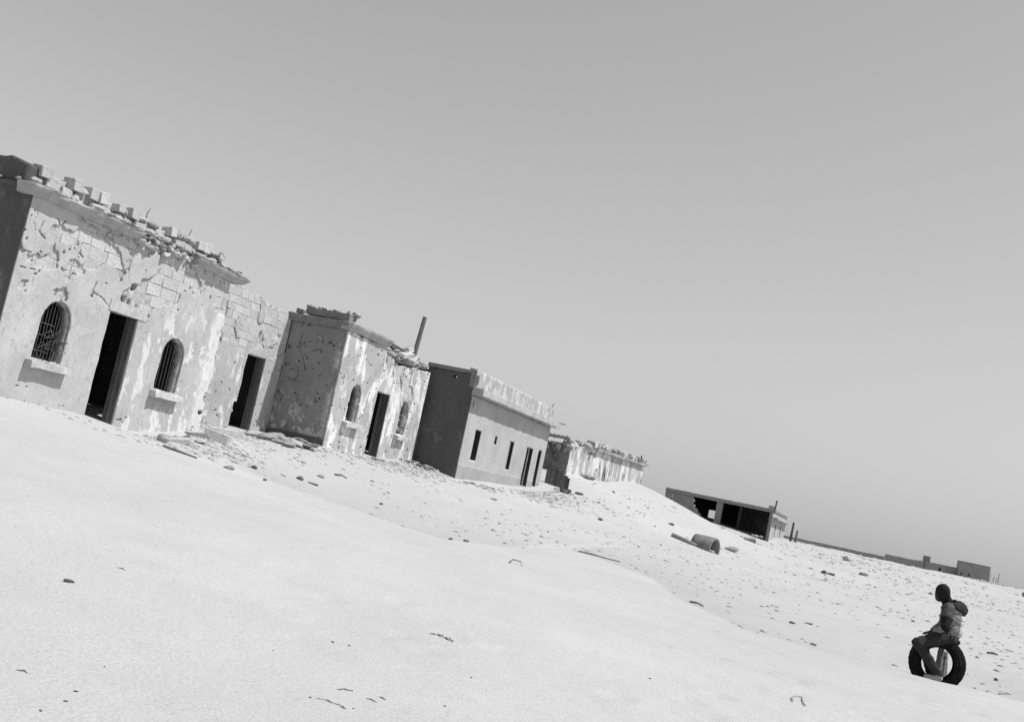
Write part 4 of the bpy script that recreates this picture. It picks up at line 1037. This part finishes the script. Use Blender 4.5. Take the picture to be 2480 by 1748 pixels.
def smin(fs, k):
    def f(X, Y, Z):
        r = None
        for g in fs:
            v = g(X, Y, Z)
            if r is None: r = v
            else:
                h_ = np.clip(.5 + .5 * (r - v) / k, 0, 1); r = r * (1 - h_) + v * h_ - k * h_ * (1 - h_)
        return r
    return f
def wrinkle(f, amp, s, seed):
    return lambda X, Y, Z: f(X, Y, Z) + amp * (np.sin(X * s + 3 * np.sin(Z * s * .6 + seed)) * np.sin(Z * s * 1.1 + seed + 2 * np.sin(Y * s * .7)) )
def skin(name, sdf, lo, hi, h, mats, parent, slot=None):
    P_, F_ = surfnet(sdf, lo, hi, h)
    W_ = np.array(PB)[None] + P_[:, :1] * np.array(r0)[None] + P_[:, 1:2] * np.array(FH)[None] + P_[:, 2:] * np.array([[0, 0, 1.]])
    me = bpy.data.meshes.new(name)
    me.vertices.add(len(W_)); me.vertices.foreach_set('co', W_.ravel())
    me.loops.add(F_.size); me.loops.foreach_set('vertex_index', F_.ravel().astype(np.int32))
    me.polygons.add(len(F_)); me.polygons.foreach_set('loop_start', np.arange(0, F_.size, 4, dtype=np.int32))
    me.polygons.foreach_set('use_smooth', np.ones(len(F_), bool))
    me.update(calc_edges=True)
    for m in mats: me.materials.append(MATS[m])
    if slot is not None:
        c_ = P_[F_].mean(1); me.polygons.foreach_set('material_index', slot(c_[:, 0], c_[:, 1], c_[:, 2]).astype(np.int32))
    o = bpy.data.objects.new(name, me); link(o, parent)
    if parent: o.location = -wloc(parent)
    return o
# tyre: section revolved about an axis turned a little to the left of the camera
TC = (.0, .0, -1.20); TR = .365; phi = math.radians(14)
td = r0 * math.cos(phi) - FH * math.sin(phi); tn = FH * math.cos(phi) + r0 * math.sin(phi)
prof = [(.215, -.085), (.232, -.100), (.238, -.106), (.246, -.103), (.285, -.112), (.292, -.117), (.300, -.111), (.335, -.10), (.358, -.085), (.365, -.055), (.368, 0), (.365, .055), (.358, .085), (.335, .10), (.29, .112), (.235, .102), (.215, .085), (.225, .07), (.29, .095), (.335, .075), (.345, 0), (.335, -.075), (.29, -.095), (.225, -.07)]
vs = []; fs = []; n = 120; k_ = len(prof)
for i in range(n):
    a_ = 2 * math.pi * i / n
    for j, (r_, w_) in enumerate(prof):
        lug = (.010 if (i // 2 + (j % 2)) % 2 else -.004) if 8 <= j <= 12 else 0
        vs.append(loc2w(0, 0, TC[2]) + (td * math.cos(a_) + Vector((0, 0, 1)) * math.sin(a_)) * (r_ + lug) + tn * w_)
    for j in range(k_): fs.append((i * k_ + j, i * k_ + (j + 1) % k_, ((i + 1) % n) * k_ + (j + 1) % k_, ((i + 1) % n) * k_ + j))
ty = mobj('tyre', vs, fs, 'rubber'); tag(ty, 'large black tyre standing half sunk in the sand under the seated person', 'tyre')

mat_simple('skin_dark', .014, .2, 20, rough=.6, spec=.4, bump=.1)
mat_simple('cap_black', .012, .3, 60, bump=.3, dist=.003)
mat_simple('cloth_light', .19, .25, 22, bump=.3, dist=.004)
mat_simple('cloth_sunlit', .5, .12, 22, bump=.3, dist=.004)  # sunlit part of the jacket, the light put into the colour
mat_simple('cloth_mottled', .065, .8, 34, bump=.3, dist=.004)
mat_simple('cloth_grey', .028, .25, 60, bump=.3, dist=.003)
mat_simple('cloth_black', .010, .3, 60, bump=.3, dist=.003)
mat_simple('denim', .027, .35, 55, bump=.4, dist=.003)
mat_simple('shoe', .3, .3, 30, bump=.2)
pe = thing('person', tuple(loc2w(.1, 0, -1.42)), 'person in a light hooded jacket and grey jeans seated sideways on the tyre, back turned', 'person')
lv = np.array([-.72, -.69, 0.])          # towards the person's left
fv = np.array([-.69, .72, 0.])           # the way the body faces
PEL, CH, TOPC = np.array([.13, 0, -.755]), np.array([.10, 0, -.56]), np.array([.07, 0, -.445])
SHL, ELL_, HAL = np.array([-.03, -.11, -.455]), np.array([-.065, -.235, -.685]), np.array([-.135, -.055, -.80])
SHR, ELR, HAR = np.array([.18, .11, -.455]), np.array([.13, .31, -.66]), np.array([-.06, .20, -.80])
HIL, KNL, ANL = np.array([.08, -.07, -.80]), np.array([-.385, -.18, -.975]), np.array([-.035, -.185, -1.335])
HIR, KNR, ANR = np.array([.17, .07, -.80]), np.array([-.10, .36, -.985]), np.array([.05, .25, -1.40])
NK, HD = np.array([.01, 0, -.375]), np.array([-.085, .015, -.25])
hf = np.array([-.42, .9075, 0.]); hl = np.array([-.9075, -.42, 0.])     # head turned
body = smin([cap(PEL + lv * .07, PEL - lv * .07, .105, .105), cap(PEL, CH, .11, .115), cap(CH + lv * .06, CH - lv * .06, .105, .105), cap(TOPC + lv * .1, TOPC - lv * .1, .07, .07),
             cap(SHL, ELL_, .05, .038), cap(ELL_, HAL, .038, .026), cap(SHR, ELR, .05, .038), cap(ELR, HAR, .038, .026),
             cap(HIL, (HIL + KNL) / 2, .085, .07), cap((HIL + KNL) / 2, KNL, .07, .055), cap(KNL, ANL, .052, .036), cap(HIR, KNR, .085, .055), cap(KNR, ANR, .052, .036),
             cap(TOPC + [0, 0, .03], HD, .05, .05)], .035)
head = smin([ell(HD + [0, 0, .012] - hf * .012, (.098, .078, .108), (hf, hl, (0, 0, 1))), ell(HD + hf * .03 + [0, 0, -.055], (.062, .056, .068), (hf, hl, (0, 0, 1))),
             cap(HD + hf * .088 + [0, 0, .0], HD + hf * .108 + [0, 0, -.03], .010, .016), cap(HD + hf * .082 + hl * .02 + [0, 0, -.063], HD + hf * .082 - hl * .02 + [0, 0, -.063], .011, .011),
             ell(HD + hl * .078 - hf * .005 + [0, 0, -.01], (.022, .010, .032), (hf, hl, (0, 0, 1))), ell(HD - hl * .078 - hf * .005 + [0, 0, -.01], (.022, .010, .032), (hf, hl, (0, 0, 1)))], .012)
def hand(w, dirv, sgn, side):
    dirv = np.array(dirv) / np.linalg.norm(dirv); side = np.array(side) / np.linalg.norm(side); up = np.cross(dirv, side); up = up if up[2] > 0 else -up
    pts = [ell(w + dirv * .045, (.046, .036, .017), (dirv, side, up))]
    for k, (o_, l_) in enumerate(((-.028, .052), (-.010, .062), (.009, .058), (.027, .045))):
        b0 = w + dirv * .080 + side * o_; b1 = b0 + dirv * l_ * .55 + up * .004; b2 = b1 + dirv * l_ * .4 - up * .018
        pts += [cap(b0, b1, .0105, .0095), cap(b1, b2, .0095, .0085)]
    t0 = w + dirv * .03 + side * .03 * sgn; t1 = t0 + dirv * .03 + side * .026 * sgn; pts += [cap(t0, t1, .012, .010), cap(t1, t1 + dirv * .026, .010, .009)]
    return pts
fulls = smin([body, head] + [smin(hand(HAL, np.array([-.9, -.15, -.2]), 1, (.15, .98, 0)), .006), smin(hand(HAR, KNR - HIR, -1, (.6, .8, 0)), .006)], .012)
skin('body', fulls, (-.55, -.36, -1.46), (.36, .48, -.10), .0095, ['skin_dark'], pe)
for s_ in (1, -1):
    e_ = HD + hf * .082 + hl * .032 * s_ + np.array([0, 0, .002])
    bm = bmesh.new(); bmesh.ops.create_icosphere(bm, subdivisions=2, radius=.0125); m_ = bpy.data.meshes.new('eye'); bm.to_mesh(m_); bm.free()
    m_.materials.append(MATS['cloth_light']); o = bpy.data.objects.new('eye', m_); link(o, pe); o.location = loc2w(*e_) - wloc(pe)
# knitted cap over the back of the head
capf0 = lambda X, Y, Z: np.maximum(ell(HD + [0, 0, .016] - hf * .012, (.110, .093, .122), (hf, hl, (0, 0, 1)))(X, Y, Z), np.maximum(((X - HD[0]) * hf[0] + (Y - HD[1]) * hf[1]) * .9 - (Z - HD[2]) * .6 - .035, -.105 - (Z - HD[2])))
capf = smin([capf0, cap(HD - hf * .02 + [.01, 0, -.02], NK + [.0, -.0, .02], .082, .072)], .02)
skin('knitted_cap', capf, (-.25, -.2, -.46), (.14, .2, -.08), .008, ['cap_black'], pe)
# jacket
jt = smin([cap(PEL + lv * .07 + [0, 0, .05], PEL - lv * .07 + [0, 0, .05], .125, .125), cap(PEL + [.01, 0, .06], CH + [.012, 0, 0], .137, .15), cap(CH + lv * .085 + [.012, 0, 0], CH - lv * .085 + [.012, 0, 0], .135, .135), cap(TOPC + lv * .12 + [.01, 0, 0], TOPC - lv * .12 + [.01, 0, 0], .09, .09), cap(TOPC, NK, .08, .068)], .03)
ja = smin([cap(SHL, (SHL + ELL_) / 2, .075, .066), cap((SHL + ELL_) / 2, ELL_, .068, .062), cap(ELL_, ELL_ + (HAL - ELL_) * .86, .058, .042), cap(SHR, ELR, .072, .06), cap(ELR, ELR + (HAR - ELR) * .86, .06, .045)], .03)
jtc = lambda X, Y, Z: np.maximum(jt(X, Y, Z), -.785 - .30 * (X - .13) - Z)
jk = wrinkle(smin([jtc, ja], .02), .007, 40, 1.3)
jkf = lambda X, Y, Z: np.maximum(jk(X, Y, Z), Z + .335)
def jslot(a_, b_, z_):
    armL = np.minimum(cap(SHL, ELL_, 0, 0)(a_, b_, z_), 9); tor = jt(a_, b_, z_) * 0
    near = b_ < -.10
    tU = np.clip(((a_ - SHL[0]) * (ELL_ - SHL)[0] + (b_ - SHL[1]) * (ELL_ - SHL)[1] + (z_ - SHL[2]) * (ELL_ - SHL)[2]) / ((ELL_ - SHL) @ (ELL_ - SHL)), -.5, 1.5)
    dU = cap(SHL, ELL_, 0, 0)(a_, b_, z_); dF = cap(ELL_, HAL, 0, 0)(a_, b_, z_)
    dU2 = cap(SHR, ELR, 0, 0)(a_, b_, z_)
    s_ = np.zeros(len(a_))
    s_[(a_ > .19) & (z_ < -.49) & (z_ > -.80)] = 3  # strip down the back painted pale for the sun on it
    s_[z_ > -.50] = 1
    s_[(dU < .088) & (tU <= .48)] = 1
    s_[(dU < .088) & (tU > .48)] = 2
    s_[(dF < .07) & (tU > .9) & (dF < dU - .004)] = 0
    s_[(dU2 < .085) & (z_ < -.56)] = 2
    return s_
skin('jacket', jkf, (-.45, -.38, -.95), (.36, .48, -.30), .0095, ['cloth_light', 'cloth_mottled', 'cloth_black', 'cloth_sunlit'], pe, jslot)
# hood lying on the shoulders, its drooping corner at the back
hc = np.array([.135, .02, -.43])
hood0 = smin([cap(NK + lv * .05 + [.02, 0, .02], NK - lv * .06 + [.03, 0, .02], .035, .035), ell((.165, .03, -.42), (.15, .13, .12)), cap((.10, -.05, -.40), (.20, -.02, -.44), .06, .06), cap((.2, .03, -.44), (.265, .05, -.50), .06, .035)], .03)
hood = lambda X, Y, Z: np.maximum(hood0(X, Y, Z), -.505 - .12 * (X - .16) - Z)
skin('hood', wrinkle(hood, .004, 50, .4), (-.12, -.2, -.60), (.36, .26, -.24), .008, ['cloth_grey'], pe)
hb = smin([cap(np.array([-.03, -.05, -.335]), np.array([.10, -.015, -.315]), .022, .018), cap(np.array([.10, -.015, -.315]), np.array([.09, .06, -.32]), .018, .018)], .02)
skin('collar', hb, (-.1, -.12, -.4), (.16, .12, -.27), .007, ['cloth_black'], pe)
# jacket hem band and belt
hem = lambda X, Y, Z: np.maximum(np.maximum(jt(X, Y, Z) - .012, np.abs(Z + .785 + .30 * (X - .13)) - .020), -(jt(X, Y, Z) + .03))
hemc = hem
skin('hem_band', hemc, (-.14, -.27, -.95), (.36, .27, -.66), .008, ['cloth_light'], pe)
hips = smin([cap(PEL + lv * .08 + [0, 0, -.02], PEL - lv * .08 + [0, 0, -.02], .122, .122), cap(PEL + [.02, 0, -.05], PEL + [0, 0, .02], .12, .118)], .03)
blt = lambda X, Y, Z: np.maximum(np.maximum(hips(X, Y, Z) - .016, np.abs(Z + .845 + .35 * (X - .13)) - .026), -(hips(X, Y, Z) + .02))
skin('belt', blt, (-.12, -.26, -1.0), (.34, .26, -.70), .007, ['cloth_black', 'cloth_light'], pe, lambda a_, b_, z_: (np.sin(np.arctan2(b_, a_ - .13) * 26) > .55) & (b_ < .02) & (a_ < .2))
# jeans
tl = smin([hips, cap(HIL + [0, 0, -.01], (HIL + KNL) / 2, .105, .092), cap((HIL + KNL) / 2, KNL, .092, .072), cap(KNL, (KNL + ANL) / 2, .07, .066), cap((KNL + ANL) / 2, ANL, .066, .062),
           cap(HIR, KNR, .1, .072), cap(KNR, ANR, .07, .062)], .025)
tlw = wrinkle(tl, .006, 38, 2.2)
tlf = lambda X, Y, Z: np.maximum(tlw(X, Y, Z), np.where(X > -.08, Z + .80 + .35 * (X - .13), -9))
tlf2 = lambda X, Y, Z: np.maximum(tlf(X, Y, Z), np.where(Y < .05, -1.345, -1.42) - Z)
skin('jeans', tlf2, (-.52, -.34, -1.46), (.36, .48, -.66), .0095, ['denim'], pe)
for (an, dv) in ((ANL, (-.75, .25, -.0)), (ANR, (-.75, .5, 0))):
    dv = np.array(dv) / np.linalg.norm(dv)
    hz = np.array([0, 0, -.045])
    sf = smin([cap(an + hz - dv * .03, an + hz + dv * .10 + [0, 0, -.012], .038, .03), cap(an + hz + dv * .10 + [0, 0, -.012], an + hz + dv * .16 + [0, 0, -.016], .032, .026), cap(an + [0, 0, -.01], an + hz, .036, .036)], .02)
    skin('shoe', sf, tuple(np.minimum(an - .22, an - .22)), tuple(an + .22), .008, ['shoe'], pe)
# pale cloth bundled behind the tyre
rg = smin([cap((.10, .17, -1.02), (.11, .20, -1.45), .04, .05), cap((.17, .19, -1.06), (.18, .24, -1.40), .03, .055), cap((.20, .2, -1.05), (.24, .26, -1.38), .02, .04)], .02)
rgo = skin('cloth_bundle', wrinkle(rg, .003, 30, .9), (-.02, .06, -1.56), (.34, .38, -.93), .009, ['cloth_light'], None)
tag(rgo, 'pale crumpled cloth seen through the hole of the tyre', 'cloth')

# ------------------------------------------------------------------ gravel: uncounted small stones over the stony ground
rg_ = np.random.default_rng(7)
def gravel(name, N, xr, yr, smin_, smax_, label, dens=None, mat='gravel'):
    x = rg_.uniform(*xr, N * 4); y = yr[0] + (yr[1] - yr[0]) * rg_.random(N * 4) ** 1.3
    nw = N
    x[:nw] = -14.2 + np.abs(rg_.normal(0, 1.1, nw)); y[:nw] = rg_.uniform(19.3, 46, nw); x[:nw] += np.interp(y[:nw], [22, 22.3, 28, 28.1, 34.8, 35, 45, 46], [0, -1.6, -1.6, 0, 0, 1.4, 1.4, 2.2])
    perm = rg_.permutation(N * 4); x, y = x[perm], y[perm]
    keep = (stony(x, y) > -.2 + rg_.random(N * 4) * 1.2) & (fbm(x / 3.5, y / 5, 41, 4) > -.25 + .45 * rg_.random(N * 4))
    keep |= (x < -12.2) & (y < 34.5)
    keep &= ~((x < -12.4) & (y > 34.5)) & ~(x < -16.2) & ~((x < -14.3) & ((y < 22.3) | (y > 28)))
    keep &= ~((x < -10.8) & (y > 45.5) & (rg_.random(N * 4) < .85))
    keep &= ~((x < -5.7) & (y > 74.6))
    x, y = x[keep][:N], y[keep][:N]; N = len(x)
    z = H(x, y)
    s = smin_ + (smax_ - smin_) * rg_.random(N) ** 6
    s = s * (1 + np.clip((y - 30) / 50, 0, 1.2))
    base = np.array([(1, 0, 0), (.3, .9, 0), (-.8, .6, 0), (-.7, -.7, 0), (.4, -.9, 0), (.1, .05, .8), (-.05, .1, -.6)])
    a_ = rg_.uniform(0, 6.28, N); ca, sa = np.cos(a_), np.sin(a_)
    V_ = base[None] * (1 + rg_.uniform(-.3, .3, (N, 7, 1)))
    V_ = V_ * np.stack([s * rg_.uniform(.8, 1.6, N), s, s * rg_.uniform(.4, .8, N)], -1)[:, None] * .5
    X_ = V_[..., 0] * ca[:, None] - V_[..., 1] * sa[:, None] + x[:, None]; Y_ = V_[..., 0] * sa[:, None] + V_[..., 1] * ca[:, None] + y[:, None]
    Z_ = V_[..., 2] + z[:, None] - .03 * s[:, None]
    P_ = np.stack([X_, Y_, Z_], -1).reshape(-1, 3)
    T = np.array([(0, 1, 5), (1, 2, 5), (2, 3, 5), (3, 4, 5), (4, 0, 5), (1, 0, 6), (2, 1, 6), (3, 2, 6), (4, 3, 6), (0, 4, 6)])
    F_ = (T[None] + (np.arange(N) * 7)[:, None, None]).reshape(-1, 3)
    me = bpy.data.meshes.new(name)
    me.vertices.add(len(P_)); me.vertices.foreach_set('co', P_.ravel())
    me.loops.add(F_.size); me.loops.foreach_set('vertex_index', F_.ravel().astype(np.int32))
    me.polygons.add(len(F_)); me.polygons.foreach_set('loop_start', np.arange(0, F_.size, 3, dtype=np.int32))
    me.update(calc_edges=True); me.materials.append(MATS[mat])
    return tag(link(bpy.data.objects.new(name, me)), label, 'gravel', kind='stuff')
gravel('gravel', 24000, (-16, 16), (16, 120), .012, .16, 'small stones strewn over the stony ground')
gravel('dark_gravel', 380, (-16, 14), (17, 110), .016, .2, 'scattered dark stone chips on the stony ground', mat='debris_dark')
# rougher rubble on the low mounds before the far walls
n_ = 2600
x = rg_.uniform(-14, 40, n_ * 2); y = rg_.uniform(95, 292, n_ * 2)
k = fbm(x / 9, y / 22, 77, 4) > .0 + .3 * rg_.random(n_ * 2) - .1
k &= ~((x < -5) & (y < 100)); x, y = x[k][:n_], y[k][:n_]; n_ = len(x)
z = H(x, y); sc = (.10 + .55 * rg_.random(n_) ** 3) * (y / 150)
ob = np.array([(1, 0, 0), (0, 1, 0), (-1, 0, 0), (0, -1, 0), (.1, .1, .6), (0, 0, -.5)])
V_ = ob[None] * sc[:, None, None] * .5 * rg_.uniform(.6, 1.4, (n_, 6, 1)); V_[..., 0] *= 1.5
P_ = (V_ + np.stack([x, y, z], -1)[:, None]).reshape(-1, 3)
F_ = (np.array([(0, 1, 4), (1, 2, 4), (2, 3, 4), (3, 0, 4), (1, 0, 5), (2, 1, 5), (3, 2, 5), (0, 3, 5)])[None] + (np.arange(n_) * 6)[:, None, None]).reshape(-1, 3)
me = bpy.data.meshes.new('mound_rubble'); me.from_pydata(P_.tolist(), [], F_.tolist()); me.materials.append(MATS['gravel'])
tag(link(bpy.data.objects.new('mound_rubble', me)), 'rough rubble covering the low mounds before the far walls', 'rubble', kind='stuff')
